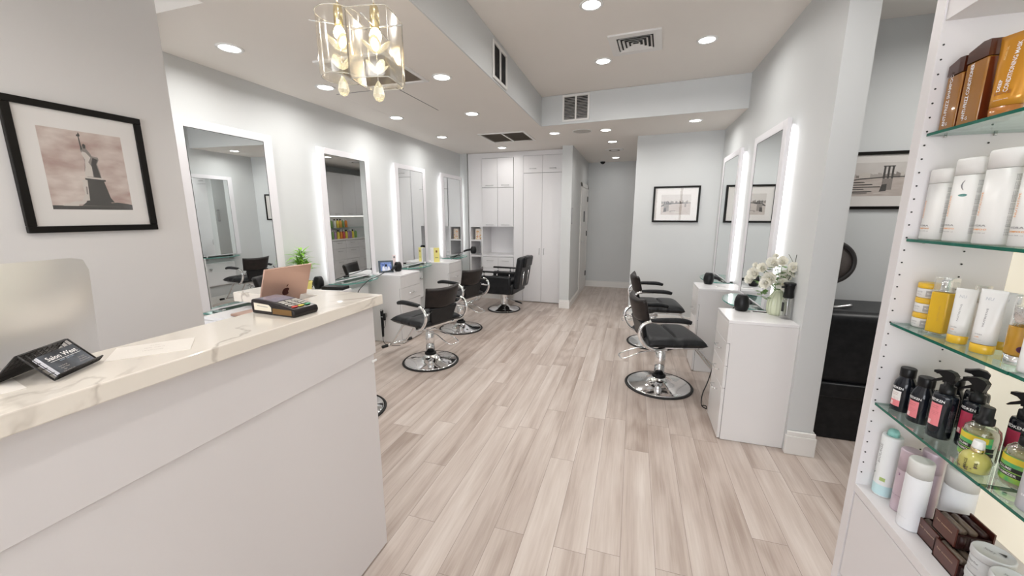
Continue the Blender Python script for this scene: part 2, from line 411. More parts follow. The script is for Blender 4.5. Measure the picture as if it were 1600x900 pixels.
# square diffuser in the high ceiling
t = thing('air_diffuser', 'white square air diffuser with nested louvres in the high ceiling', 'vent', (-.07, 3.49, ZH), math.radians(-4))
f = MB(); a = .165
f.box(-a, a, -a-.03, -a+.03, -.012, 0); f.box(-a, a, a-.03, a+.03, -.012, 0); f.box(-a-.03, -a+.03, -a-.03, a+.03, -.0125, 0); f.box(a-.03, a+.03, -a-.03, a+.03, -.0125, 0); f.build('frame', TRIMW, t)
f = MB()
for i in range(4):
    r0 = .125-.03*i; r1 = r0-.014
    for k in range(4):
        M = Matrix.Rotation(k*PI/2, 4, 'Z'); f.add([(-r0, -r0, -.016), (r0, -r0, -.016), (r1, -r1, -.004), (-r1, -r1, -.004)], [(0, 1, 2, 3)], None, False, M)
f.build('louvre', TRIMW, t)
MB().box(-.135, .135, -.135, .135, -.003, -.001).build('backing', mat('vent_black', (.03, .03, .03), .8), t)
# wall registers on the bulkhead
def register(label, loc, rotz, w_=.31, h_=.285):
    t = thing('wall_register', label, 'vent', loc, rotz)
    f = MB(); e = .022
    f.box(-w_/2, w_/2, -.012, 0, 0, e, None, .002, 1); f.box(-w_/2, w_/2, -.012, 0, h_-e, h_, None, .002, 1); f.box(-w_/2, -w_/2+e, -.012, 0, e, h_-e, None, .002, 1); f.box(w_/2-e, w_/2, -.012, 0, e, h_-e, None, .002, 1); f.box(-.009, .009, -.012, 0, e, h_-e)
    f.build('frame', TRIMW, t)
    s_ = MB()
    for i in range(15):
        z = e+(h_-2*e)*(i+.5)/15
        s_.add([(-w_/2+e, -.010, z-.001), (w_/2-e, -.010, z-.001), (w_/2-e, -.002, z+.006), (-w_/2+e, -.002, z+.006)], [(0, 1, 2, 3)])
    s_.build('louvre', TRIMW, t)
    MB().box(-w_/2+e, w_/2-e, -.002, -.001, e, h_-e).build('backing', MATS['vent_black'], t)
    return t
register('white louvred wall register on the bulkhead facing the room, above the speaker', (-.705, 4.647, 2.545), math.radians(-4.6))
register('white louvred wall register on the long side of the bulkhead, seen edge on', (-1.099, 3.16, 2.53), PI/2, .33, .27)
t = thing('ceiling_speaker', 'round flush grey ceiling speaker between two downlights', 'speaker', (-.685, 5.09, ZL))
MB().lathe([(.001, -.004), (.105, -.004), (.112, -.001), (.112, 0)], noisy('speaker_mesh', (.46, .44, .41), (.52, .50, .47), 300, .8), 36).build('grille', parent=t)
MB().lathe([(.111, 0), (.122, 0), (.122, -.004), (.111, -.006)], WHITE, 36, caps=False).build('rim', parent=t)
t = thing('hall_vent', 'faint round ceiling vent in the hallway between two downlights', 'vent', (-.373, 6.66, ZL))
MB().lathe([(.001, -.012), (.05, -.012), (.06, -.004), (.09, -.010), (.10, -.004), (.13, -.006), (.15, 0)], TRIMW, 32).build('cone', parent=t)
MB().lathe([(.061, -.0095), (.088, -.0105), (.088, -.0095)], MATS['vent_dark'], 32, caps=False).build('gap_ring', parent=t)
t = thing('security_camera', 'small black dome camera on the ceiling at the hallway end', 'camera', (-.655, 7.98, ZL))
MB().lathe([(.05, 0), (.05, -.015), (.045, -.03), (.03, -.05), (.01, -.058), (.001, -.059)], BLK, 24).build('dome', parent=t)
MB().cyl(.058, -.012, 0, WHITE).build('base_ring', parent=t)

# ------------------------------------------------------------------ reception desk
t = thing('reception_desk', 'white reception desk with overhanging upper panel and cream quartz top', 'reception desk', (-1.1, .2, 0))
D = (-1.1, .2, 0)
def rel(mb_fn): return mb_fn
def bx(name, m, par, x0, x1, y0, y1, z0, z1, bev=.0015, org=D):
    return B(x0-org[0], x1-org[0], y0-org[1], y1-org[1], z0-org[2], z1-org[2], bev, 1).build(name, m, par)
bx('lower_panel', LAMD, t, -1.06, -1.012, -1.4, 1.284, .004, .934)
bx('upper_panel', LAMD, t, -1.06, -1.004, -1.4, 1.288, .930, 1.136)
bx('end_panel', LAMD, t, -1.60, -1.06, 1.25, 1.284, .004, 1.136)
bx('inner_panel', CABW, t, -1.215, -1.195, -1.4, 1.25, .76, 1.136)
bx('work_surface', CABW, t, -1.75, -1.06, -1.4, 1.25, .72, .76)
for y in (-1.3, -.2): bx('drawer_pedestal', CABW, t, -1.7, -1.2, y, y+.4, .01, .72)
bx('corner_cabinet', CABW, t, -1.585, -1.24, 1.235, 1.25, .76, 1.136)
m = MB(); m.prism([(-.975, -1.4), (-.975, 1.318), (-1.61, 1.318), (-1.61, 1.165), (-1.40, 1.165), (-1.40, 1.22), (-1.215, 1.22), (-1.215, -1.4)][::-1], 1.136, 1.176, 'z', None, Matrix.Translation((1.1, -.2, 0)))
ct = m.build('countertop', MARBLE, t); md = ct.modifiers.new('bev', 'BEVEL'); md.width = .003; md.segments = 2
tag(B(-1.003, -.996, 1.255, 1.281, .898, .906, .001, 1).build('door_stop_tab', WHITE), 'tiny white corner tab at the groove on the desk end', 'tab')

# desktop computer, seen from behind
ALU = noisy('satin_aluminium', (.74, .72, .69), (.78, .755, .72), 1.2, .30, metal=.7)
t = thing('desktop_computer', 'large silver all-in-one computer seen from behind the desk', 'computer', (-1.44, .357, .77), math.radians(90-6))
W2 = .265; prof = []
m = MB()
# back shell: rounded rectangle bulging towards the middle
V = []; F = []; nx, nz = 16, 12
for j in range(nz+1):
    for i in range(nx+1):
        u = -1+2*i/nx; v = -1+2*j/nz
        r = .07; px = u*W2; pz = .22*v
        cx_ = max(abs(px)-(W2-r*.4), 0); 
        bulge = .045*(1-u*u)**.6*(1-(abs(v))**2.2*.55)
        # round the corners
        ax = max(0, abs(px)-(W2-.03)); az = max(0, abs(pz)-(.22-.03)); q = math.hypot(ax, az)
        if q > .03 and ax > 0 and az > 0:
            px = math.copysign(W2-.03+ax/q*.03, px); pz = math.copysign(.19+az/q*.03, pz)
        V.append((px, -bulge, pz+.41))
for j in range(nz):
    for i in range(nx): F.append((j*(nx+1)+i, j*(nx+1)+i+1, (j+1)*(nx+1)+i+1, (j+1)*(nx+1)+i))
TL = Matrix.Translation((0, 0, .19)) @ Matrix.Rotation(math.radians(9), 4, 'X') @ Matrix.Translation((0, 0, -.19)); m.add(V, F, None, True, TL); m.build('back_shell', ALU, t)
MB().box(-W2+.03, W2-.03, .0, .006, .26, .60, None, .002, 1, TL).build('screen', BLK, t)
MB().box(-W2, W2, .0, .008, .19, .26, None, .002, 1, TL).build('chin', ALU, t)
m = MB(); m.prism([(.0, .22), (-.02, .22), (-.06, .008), (-.09, .008), (-.09, 0), (.09, 0), (.09, .006), (-.045, .008)], -.09, .09, 'x'); m.build('stand', ALU, t)

# rose-gold laptop on the work surface
ROSE = noisy('rose_gold_metal', (.55, .36, .29), (.58, .39, .32), 3, .32, metal=.7)
t = thing('laptop', 'open rose gold laptop behind the card terminal, lid back showing a fruit logo', 'laptop', (-1.335, 1.150, 1.108), PI/2-.06)
B(-.103, .103, .0, .15, 0, .010, .004, 2).build('keyboard_base', ROSE, t)
lid = MB().box(-.103, .103, -.0035, .0035, 0, .195, None, .003, 2).box(-.095, .095, .0036, .0042, .01, .185, BLK)
lo = lid.build('lid', ROSE, t); lo.data.materials.clear(); lo.data.materials.append(ROSE); lo.data.materials.append(BLK)
for p in lo.data.polygons: p.material_index = 1 if p.center.y > .0035 else 0
lo.location = (0, -.004, .012); lo.rotation_euler = (math.radians(20), 0, 0)
LOGO = mat('logo_dark_mirror', (.16, .06, .05), .12, .8)
pts = []
for i in range(40):
    a = 2*PI*i/40; r = 1 - .10*math.exp(-((a-PI/2)/.35)**2) - .06*math.exp(-((a-3*PI/2)/.25)**2)
    x, z = .0155*r*math.cos(a), .017*r*math.sin(a)
    if abs(a) < .45 or a > 2*PI-.45: x -= .0055*math.cos(a*2.6 if a < 1 else (2*PI-a)*2.6)
    pts.append((x, z+.088))
m = MB(); m.prism(pts, -.0040, -.0036, 'y'); m.prism([(0, .1075), (.004, .111), (.0065, .119), (.002, .1165), (-.0005, .112)], -.0040, -.0036, 'y'); m.build('fruit_logo', LOGO, lo)

tag(MB().box(-1.60, -1.235, 1.03, 1.215, .762, .766, CABW).box(-1.60, -1.235, 1.03, 1.045, .766, 1.09, CABW, .002, 1).box(-1.60, -1.235, 1.20, 1.215, .766, 1.09, CABW, .002, 1).box(-1.60, -1.235, 1.03, 1.215, 1.09, 1.107, CABW, .003, 1).build('laptop_riser'), 'white open riser under the laptop behind the counter', 'riser')

# card terminal
TB = mat('terminal_dark', (.014, .010, .011), .28, spec=.35)
t = thing('card_terminal', 'dark card payment terminal with keypad lying on the counter before the laptop', 'card terminal', (-1.103, .967, 1.176), math.radians(-4))
m = MB(); m.prism([(-.098, 0), (.092, 0), (.098, .012), (.094, .026), (.03, .038), (-.04, .046), (-.098, .047), (-.103, .03)], -.046, .046, 'y')
o = m.build('body', TB, t); md = o.modifiers.new('b', 'BEVEL'); md.width = .004; md.segments = 2
def slope(x): return .046+(x+.04)*(-.008/.07) if x < .03 else .038+(x-.03)*(-.012/.064)
m = MB()
m.add([(-.085, -.036, .0478), (-.042, -.036, .0468), (.0, -.036, .0425), (.0, .036, .0425), (-.042, .036, .0468), (-.085, .036, .0478)], [(0, 1, 4, 5), (1, 2, 3, 4)]); m.build('screen', mat('terminal_screen', (.23, .22, .28), .12), t)
kc = [mat('key_grey', (.55, .52, .48), .5), mat('key_red', (.7, .09, .07), .5), mat('key_yellow', (.75, .65, .12), .5), mat('key_green', (.10, .42, .22), .5)]
for r_ in range(5):
    for c_ in range(3):
        x = .016+r_*.0145; y = -.024+c_*.024
        k = kc[0] if r_ < 4 else kc[1+c_]
        z = slope(x)+.0008; MB().box(x-.005, x+.005, y-.009, y+.009, z-.001, z+.0028, None, .0012, 1).build('key', k, t)
m = MB(); m.add([(-.085, -.0468, .037), (-.015, -.0468, .034), (-.005, -.0468, .026), (-.005, -.0468, .012), (-.085, -.0468, .012)], [(0, 1, 2, 3, 4)], mat('sticker_cream', (.72, .66, .54), .6))
m.add([(-.07, -.0472, .029), (-.02, -.0472, .027), (-.02, -.0472, .025), (-.07, -.0472, .027)], [(0, 1, 2, 3)], GREYPRINT); m.build('sticker', parent=t)
m = MB(); m.box(.0, .085, -.0466, -.0462, .006, .024, mat('bronze_side', (.20, .11, .035), .3, .4)); m.build('side_trim', parent=t)

# business card holder: black mesh tent with cards
t = thing('card_holder', 'black mesh tent-shaped card holder on the counter', 'card holder', (-1.138, .427, 1.1765), math.radians(-90+180+31)); t.scale = (.88, .88, .82)
MESHB = mat('mesh_black', (.02, .018, .018), .35, .3)
# local frame: x along the ridge, front (card side) towards -y
m = MB(); L_ = .062
def sheet(mb, a, b_, n=9, t_=.0016):
    (y0, z0), (y1, z1) = a, b_
    for i in range(n+1):
        x = -L_+2*L_*i/n; mb.rod((x, y0, z0), (x, y1, z1), .0009, None, 5)
    for j in range(6):
        k = j/5; y, z = y0+(y1-y0)*k, z0+(z1-z0)*k; mb.rod((-L_, y, z), (L_, y, z), .0009, None, 5)
    mb.rod((-L_, y0, z0), (L_, y0, z0), .002, None, 6); mb.rod((-L_, y1, z1), (L_, y1, z1), .002, None, 6); mb.rod((-L_, y0, z0), (-L_, y1, z1), .002, None, 6); mb.rod((L_, y0, z0), (L_, y1, z1), .002, None, 6)
sheet(m, (.062, .002), (.006, .068)); sheet(m, (-.052, .004), (.002, .068)); sheet(m, (-.052, .004), (-.062, .016), 9)
o = m.build('mesh_sheet', MESHB, t)
m = MB(); m.add([(-L_, .060, .003), (L_, .060, .003), (L_, .008, .066), (-L_, .008, .066)], [(0, 1, 2, 3)]); m.build('back_plate', MESHB, t)
# cards
ang = math.atan2(.064, .054)
c_ = thing('business_cards', 'stack of dark Salon West business cards leaning in the mesh holder', 'business cards', (-1.138, .427, 1.1765), math.radians(-90+180+31)); c_.scale = (.88, .88, .82)
R_ = Matrix.Translation((.003, -.0555, .010)) @ Matrix.Rotation(ang, 4, 'X')
CW, CH = .095, .062
m = MB(); m.box(-CW/2, CW/2, 0, CH, -.012, -.0012, mat('card_edge_white', (.80, .80, .86), .5), M=R_); m.build('card_stack', parent=c_)
CARD = noisy('card_print_dark', (.018, .02, .025), (.10, .115, .14), 22, .25)
m = MB(); m.box(-CW/2, CW/2, 0, CH, -.0012, 0, CARD, M=R_)
fn = lambda u0, v0: (lambda u, v: tuple(R_ @ Vector((u0+u, v0+v, .0004))))
put_text(m, 'Salon West', .016, .078, fn(0, .047), WHITEINK)
m.add([tuple(R_ @ Vector(p)) for p in ((-.038, .0375, .0004), (.042, .0375, .0004), (.042, .0385, .0004), (-.038, .0385, .0004))], [(0, 1, 2, 3)], WHITEINK)
put_text(m, 'HAIR  SALON', .0042, .038, fn(0, .034), mat('card_blue_ink', (.35, .45, .55), .5), bold=False)
for k in range(4):
    put_text(m, ('New York NY', 'Open 7 Days', 'Hair', 'Walk in Welcome')[k], .0038, (.022, .022, .008, .03)[k], fn(-.024 if k != 2 else -.028, .021-k*.0052), mat('card_grey_ink', (.5, .45, .42), .5), bold=False)
for k in range(3):
    put_text(m, ('Tel 212', 'Broadway', 'By Appointment')[k], .0038, (.018, .02, .028)[k], fn(.028, .024-k*.0055), MATS['card_grey_ink'], bold=False)
m.build('top_card', parent=c_)
PAPER = mat('paper', (.74, .70, .65), .7); INKP = mat('faint_ink', (.50, .46, .42), .7)
def leaflet(label, x, y, w_, h_, rz, lines):
    t = thing('leaflet', label, 'leaflet', (x, y, 1.1762), rz)
    MB().box(-w_/2, w_/2, -h_/2, h_/2, 0, .0012, PAPER).build('sheet', parent=t)
    m = MB()
    for i, s_ in enumerate(lines): put_text(m, s_, .010, None, lambda u, v, i=i: (u, h_*.28-i*.021+v, .0015), INKP, bold=False)
    m.build('print', parent=t)
leaflet('cream leaflet lying on the counter right of the card holder', -1.107, .59, .15, .11, math.radians(52), ['Salon', 'Gift Card', 'Welcome'])
leaflet('cream leaflet at the left edge of the photo under the card holder', -1.14, .32, .12, .10, math.radians(80), ['Thank You'])
# acrylic stand at the left edge
t = thing('acrylic_stand', 'clear acrylic stand at the left edge of the photo, before the computer', 'acrylic stand', (-1.185, .338, 1.176), math.radians(20))
ACR = thin_glass('acrylic', (.93, .93, .92), (1, 1, 1), .5)
MB().box(-.03, .03, -.002, .002, 0, .085, None, .001, 1).build('front_pane', ACR, t)
MB().box(-.03, .03, -.03, .0, 0, .003, None, .001, 1).build('foot', ACR, t)
MB().box(.0285, .031, -.0025, .0025, 0, .085).build('polished_edge', mat('acrylic_edge', (.75, .73, .70), .2, trans=.3), t)

# ------------------------------------------------------------------ framed pictures
def picture(label, loc, rotz, w_, h_, fb, mx_, mb_, mt_, sky, shapes, name='framed_picture'):
    """w,h outer size; fb frame width; mat margins x, bottom, top; shapes in unit coordinates of the print"""
    t = thing(name, label, 'picture', loc, rotz)
    m = MB()
    m.box(-w_/2, w_/2, -.022, 0, -h_/2, -h_/2+fb, None, .002, 1); m.box(-w_/2, w_/2, -.022, 0, h_/2-fb, h_/2, None, .002, 1)
    m.box(-w_/2, -w_/2+fb, -.0215, 0, -h_/2+fb, h_/2-fb, None, .002, 1); m.box(w_/2-fb, w_/2, -.0215, 0, -h_/2+fb, h_/2-fb, None, .002, 1); m.build('frame', FRAMEB, t)
    MB().box(-w_/2+fb, w_/2-fb, -.010, -.004, -h_/2+fb, h_/2-fb).build('mat_board', MATW, t)
    x0, x1 = -w_/2+fb+mx_, w_/2-fb-mx_; z0, z1 = -h_/2+fb+mb_, h_/2-fb-mt_
    m = MB(); m.add([(x0, -.0103, z0), (x1, -.0103, z0), (x1, -.0103, z1), (x0, -.0103, z1)], [(0, 1, 2, 3)], sky)
    d_ = .0105
    for P_, mm in shapes:
        V = [(x0+(x1-x0)*u, -d_, z0+(z1-z0)*v) for u, v in P_]; m.add(V, [tuple(range(len(V)))], mm); d_ += .00003
    m.build('print', parent=t)
    MB().box(-w_/2+fb, w_/2-fb, -.0165, -.0155, -h_/2+fb, h_/2-fb).build('glazing', thin_glass('picture_glass', (.98, .98, .98), (1, 1, 1), .08, 0, .3, .015), t)
    return t
def tone(n, c): return mat('print_'+n, c, .7)
SKY1 = noisy('print_sepia_clouds', (.36, .225, .19), (.74, .66, .60), 7, .7, detail=6, stretch=(1, 1, 1.9))
DK, MD, LT = tone('dark', (.075, .07, .065)), tone('mid', (.27, .24, .22)), tone('light', (.62, .57, .52))
S = []
S.append(([(0, 0), (1, 0), (1, .045), (0, .05)], DK))
S.append(([(.12, .045), (.30, .045), (.31, .085), (.14, .07)], LT)); S.append(([(.17, .07), (.40, .07), (.40, .11), (.26, .105)], LT))
S.append(([(.34, .05), (1, .045), (1, .07), (.93, .085), (.80, .10), (.72, .09), (.70, .12), (.42, .11)], DK))
S.append(([(.40, .10), (.70, .10), (.665, .16), (.625, .375), (.645, .38), (.645, .40), (.435, .41), (.435, .39), (.45, .385), (.44, .16)], DK))
S.append(([(.36, .11), (.44, .12), (.455, .385), (.435, .39), (.40, .385), (.41, .33), (.395, .325), (.405, .20)], LT))
S.append(([(.42, .20), (.435, .20), (.44, .30), (.425, .30)], MD))
S.append(([(.43, .41), (.62, .40), (.62, .425), (.435, .43)], LT))
S.append(([(.46, .425), (.605, .42), (.60, .50), (.585, .60), (.61, .66), (.605, .69), (.57, .695), (.545, .70), (.53, .74), (.50, .79), (.505, .83), (.475, .84), (.455, .80), (.44, .77), (.455, .70), (.465, .62), (.445, .50)], MD))
S.append(([(.455, .43), (.52, .43), (.525, .56), (.50, .62), (.53, .68), (.49, .74), (.455, .75), (.445, .72), (.47, .65), (.46, .55), (.44, .46)], LT))
S.append(([(.53, .43), (.60, .425), (.575, .60), (.60, .66), (.55, .68), (.525, .60)], DK))
S.append(([(.475, .79), (.495, .79), (.50, .835), (.485, .85), (.47, .835)], DK))
S.append(([(.447, .77), (.462, .775), (.452, .94), (.442, .94)], DK)); S.append(([(.428, .935), (.462, .935), (.465, .955), (.452, .99), (.443, .96), (.43, .955)], DK))
S = [(P_ if mm is DK and k_ == 0 or k_ in (1, 2, 3) else [(.545+(u-.52)*1.22, v) for u, v in P_], mm) for k_, (P_, mm) in enumerate(S)]
picture('large black framed sepia picture of a torch-bearing statue, left of the desk', (XF, 1.164, 1.696), PI/2, .462, .548, .028, .062, .072, .075, SKY1, S)
# bridge views
SKY2 = noisy('print_pale_sky', (.60, .56, .53), (.70, .67, .64), 6, .7)
WATER = noisy('print_water', (.50, .43, .39), (.58, .52, .48), 12, .7, stretch=(1, 1, 4))
def bridge(tx, tw, tall, far):
    S = [([(0, 0), (1, 0), (1, .60), (0, .60)], WATER)]
    random.seed(int(tx*100))
    x = 0.0
    while x < .98:
        w_ = random.uniform(.02, .06); S.append(([(x, .55), (min(1, x+w_), .55), (min(1, x+w_), .60+random.uniform(.02, .13)), (x, .60+random.uniform(.02, .13))], random.choice([MD, LT, tone('haze', (.45, .41, .38))]))); x += w_
    DK2 = DK; S.append(([(0, .40), (.25, .50), (tx, .545), (1, .57), (1, .60), (tx, .575), (.25, .53), (0, .445)], DK))
    for k in range(3): S.append(([(tx+k*tw*.4, .18), (tx+k*tw*.4+tw*.2, .18), (tx+k*tw*.4+tw*.2, tall), (tx+k*tw*.4, tall)], DK))
    S.append(([(tx-.01, tall-.03), (tx+tw+.01, tall-.03), (tx+tw+.01, tall), (tx-.01, tall)], DK)); S.append(([(tx, .18), (tx+tw, .18), (tx+tw, .52), (tx, .52)], MD)); S.append(([(tx-.02, .13), (tx+tw*.5, .15), (tx+tw*.5, .36), (tx, .34)], DK))
    if far:
        S.append(([(.80, .38), (.85, .38), (.85, .62), (.80, .62)], MD)); S.append(([(tx+tw, .50), (.5, .58), (.8, .60), (.8, .615), (.5, .60), (tx+tw, .54)], DK)); S.append(([(.855, .62), (.865, .62), (.862, .80)], MD))
    else:
        for k in range(5): S.append(([(0, .42-k*.07), (.3+.1*(k % 3), .43-k*.07), (.32+.1*(k % 3), .405-k*.07), (0, .385-k*.07)], random.choice([DK, MD])))
    for k in range(7):
        a = random.uniform(0, .5); v = random.uniform(.03, .2); S.append(([(a, v), (a+.2, v+.01), (a+.19, v+.035), (a+.03, v+.03)], random.choice([LT, MD, LT])))
    return S
picture('small black framed bridge picture on the wall right of the hallway', (.505, 5.572, 1.63), math.radians(-5), .565, .465, .024, .08, .075, .085, SKY2, bridge(.10, .17, .66, True))
picture('black framed bridge tower picture in the side room beyond the wall end', (1.72, 3.63, 1.745), 0, .72, .415, .022, .085, .075, .055, SKY2, bridge(.52, .12, .90, False))

# ------------------------------------------------------------------ styling stations
def station(label, side, y0, y1, x_glass, zb=.83, zt=2.07, shelf=True):
    """backlit mirror between y0 and y1; built facing -Y locally, x = along the wall"""
    w_ = (y1-y0)/2; yc = (y0+y1)/2
    loc = (x_glass, yc, 0); rz = PI/2 if side == 'L' else -PI/2
    t = thing('station_mirror', label, 'mirror', loc, rz, None)
    d_ = abs(abs(x_glass)-abs(XL if side == 'L' else XR))       # stand-off from the wall
    fs, ft = .078, .058
    m = MB(); fb_ = .012; m.box(-w_-fs, -w_, 0, .028, zb-fb_, zt+ft, None, .003, 1); m.box(w_, w_+fs, 0, .028, zb-fb_, zt+ft, None, .003, 1)
    m.box(-w_, w_, 0, .028, zt, zt+ft, None, .003, 1); m.box(-w_, w_, 0, .028, zb-fb_, zb, None, .003, 1); m.build('frame', MFRAME, t)
    MB().box(-w_, w_, .002, .020, zb, zt).build('mirror_pane', MIRROR, t)
    m = MB(); e = .0022
    m.box(-w_, -w_+e, .0005, .0022, zb, zt); m.box(w_-e, w_, .0005, .0022, zb, zt); m.box(-w_, w_, .0005, .0022, zt-e, zt); m.build('pane_edge', mat('pane_edge_dark', (.05, .06, .06), .3), t)
    ins = .055 if side == 'R' else .125
    MB().box(-w_-fs+ins, w_+fs-ins, .028, d_, zb-.005, zt+ft-.03).build('back_box', MFRAME, t)
    for sx in (-1, 1):
        x = sx*(w_+fs-ins+.009); MB().box(x-.008, x+.008, .034, d_-.004, zb, zt+.0).build('led_strip', LED if side == 'R' else LEDW, t)
    if shelf:
        m = MB(); P_ = [(-w_-.02, d_)]
        for k in range(15): q = -1+k/7; P_.append((q*(w_+.02), -.03-.16*(1-q*q)**.6))
        P_ += [(w_+.02, d_)]
        n0 = m.mi(GLASS); m.prism([p for p in P_], zb-.035, zb-.025, 'z', GLASS)
        m.b.faces.ensure_lookup_table(); k = m.mi(GEDGET)
        for f in m.b.faces:
            if abs(f.normal.z) < .5 and f.calc_area() < 1: 
                f.normal_update()
                if abs(f.normal.z) < .5: f.material_index = k
        m.build('glass_shelf', parent=t)
        for sx in (-.22, .22): MB().box(sx-.014, sx+.014, -.03, d_, zb-.085, zb-.014, None, .003, 1).build('shelf_bracket', STEEL, t)
    m = MB(); m.box(-w_*.9, w_*.9, d_-.035, d_, .30, zb-.13, None, .022, 4); bp_ = m.build('lower_panel', CABW, t)
    for sx in (-.17, .17):
        MB().lathe([(.006, 0), (.006, .02), (.017, .022), (.020, .032), (.014, .04), (.001, .041)], STEEL, 16, M=Matrix.Translation((sx, d_-.035, .60)) @ Matrix.Rotation(PI/2, 4, 'X')).build('tool_holder', parent=t)
    return t
LG = [(1.90, 2.48, 'nearest on the left wall, its corner behind the desk wall'), (3.12, 3.70, 'second along the left wall, beside the green plant'), (4.34, 4.92, 'third along the left wall, behind the tilted photo frame'), (5.56, 6.15, 'last on the left wall next to the white cupboards')]
for y0, y1, s_ in LG: station('tall white framed backlit mirror, ' + s_, 'L', y0, y1, -2.86)
station('tall white framed backlit mirror on the right wall, nearer one, above the flowers', 'R', 3.20, 3.79, .93)
station('tall white framed backlit mirror on the right wall, farther one near the corner', 'R', 4.39, 4.99, .93)

def pull(mb, x, z, l=.09, y=0):
    mb.tube([(x-l/2, y, z), (x-l/2, y-.024, z), (x+l/2, y-.024, z), (x+l/2, y, z)], .0038, None, 6, 1)
def drawer_cabinet(label, side, y0, y1, h_=.83, depth=.42, left=False):
    """narrow drawer unit; local front -Y"""
    w_ = (y1-y0)/2; yc = (y0+y1)/2
    xw = XL if side == 'L' else XR
    t = thing('drawer_cabinet', label, 'cabinet', (xw, yc, 0), PI/2 if side == 'L' else -PI/2)
    MB().box(-w_, w_, -depth+.02, 0, .002, h_-.02, None, .0015, 1).build('body', LAM, t)
    MB().box(-w_-.002, w_+.002, -depth, 0, h_-.02, h_, None, .002, 1).build('top', CABW, t)
    zs = [h_-.025, h_-.19, h_-.325, h_-.46, .004]
    MB().box(-w_+.001, w_-.001, -depth, -depth+.021, h_-.155, h_-.022, None, .001, 1).build('fascia', LAM, t)
    MB().box(-w_+.002, w_-.002, -depth+.012, -depth+.0205, .01, h_-.03).build('reveal', GAP, t)
    z_top = h_-.158
    for hh in (.155, .155, .0):
        zb_ = z_top-hh if hh else .006
        dr_ = MB().box(-w_+.001, w_-.001, -depth, -depth+.018, zb_+.003, z_top, None, .0015, 1).build('drawer', LAM, t)
        m = MB(); pull(m, 0, z_top-(.07 if hh else .06), .10, -depth); m.build('handle', CHROME, dr_)
        z_top = zb_
    return t
drawer_cabinet('white drawer unit at the right wall, nearest, carrying the vase of flowers', 'R', 2.68, 3.03, .835, .385)
drawer_cabinet('white drawer unit at the right wall, farther one behind the chairs', 'R', 3.89, 4.24, .82, .39)
drawer_cabinet('white drawer unit on the left wall behind the reception desk end', 'L', 2.51, 2.93, .815)
drawer_cabinet('white drawer unit on the left wall carrying the tilted photo frame', 'L', 3.73, 4.15, .815)
drawer_cabinet('white drawer unit on the left wall carrying the yellow box', 'L', 4.95, 5.37, .815)

# ------------------------------------------------------------------ back wall joinery
def door_panel(par, org, x0, x1, z0, z1, handle=None, y=0, hl=.11):
    dd = MB().box(x0+.0015, x1-.0015, y-.019, y, z0+.0015, z1-.0015, None, .001, 1).build('door', CABW, par)
    if handle:
        m = MB(); hx, hz, vert = handle
        if vert: m.tube([(hx, y-.019, hz-hl/2), (hx, y-.043, hz-hl/2), (hx, y-.043, hz+hl/2), (hx, y-.019, hz+hl/2)], .004, None, 6, 1)
        else: m.tube([(hx-hl/2, y-.019, hz), (hx-hl/2, y-.043, hz), (hx+hl/2, y-.043, hz), (hx+hl/2, y-.019, hz)], .004, None, 6, 1)
        m.build('handle', STEEL, dd)
    return dd
t = thing('tall_wardrobe', 'tall white wardrobe with two long doors and two short doors above', 'wardrobe', (-1.47, YB+.02, 0))
MB().box(-.325, .365, 0, .50, .004, 2.515, None).build('carcass', CABW, t)
MB().box(-.32, .36, -.0005, .0015, .02, 2.44, GAP).build('reveal', parent=t)
MB().box(-.325, .365, -.019, 0, 2.443, 2.515).build('top_rail', CABW, t)
for x0, x1, hx in ((-.322, .0, -.035), (.0, .342, .045)):
    door_panel(t, None, x0, x1, .012, 2.165, (hx, .885, True), hl=.10)
    door_panel(t, None, x0, x1, 2.168, 2.44, ((x0+x1)/2, 2.235, False), hl=.10)
t = thing('back_cupboard', 'white built-in cupboard with upper doors, open niche and low drawers', 'cupboard', (-2.30, YB+.02, 0))
c = MB()
c.box(-.49, -.24, 0, .50, 2.43, 2.515); c.box(-.24, .50, 0, .50, 2.43, 2.515)
c.box(-.49, -.235, 0, .5, 1.28, 2.43); c.box(.335, .50, 0, .5, .004, 2.43); c.box(-.49, -.46, 0, .5, .1, 1.28); c.box(-.262, -.235, 0, .5, .1, 1.28)
c.box(-.235, .335, .02, .5, 1.30, 2.43); c.box(-.49, .335, .42, .5, .1, 1.3)
c.box(-.235, .335, .005, .5, .12, .77)
c.box(-.49, -.262, .005, .42, 1.035, 1.06); c.box(-.49, -.262, .005, .42, .10, .30); c.box(-.49, -.262, .005, .42, .755, .78)
c.build('carcass', CABW, t)
MB().box(-.235, .335, -.012, .45, .77, .80, None, .002, 1).build('counter', CABW, t)
MB().box(-.235, .335, -.0005, .0045, 1.30, 2.43, GAP).box(-.235, .335, .001, .0045, .13, .765, GAP).build('reveal', parent=t)
MB().box(-.49, .335, .05, .07, .0, .12).build('kick_board', TRIMW, t)
for x0, x1 in ((-.232, .05), (.052, .333)):
    xc = (x0+x1)/2
    door_panel(t, None, x0, x1, 1.29, 1.945, (xc, 1.325, False), hl=.13)
    door_panel(t, None, x0, x1, 1.948, 2.425, (xc, 1.985, False), hl=.13)
    z = .762
    for hh in (.20, .22, .21):
        dd = MB().box(x0+.0015, x1-.0015, -.018, .001, z-hh+.003, z, None, .001, 1).build('drawer', CABW, t)
        m = MB(); pull(m, xc, z-.06, .12, -.018); m.build('handle', STEEL, dd); z -= hh
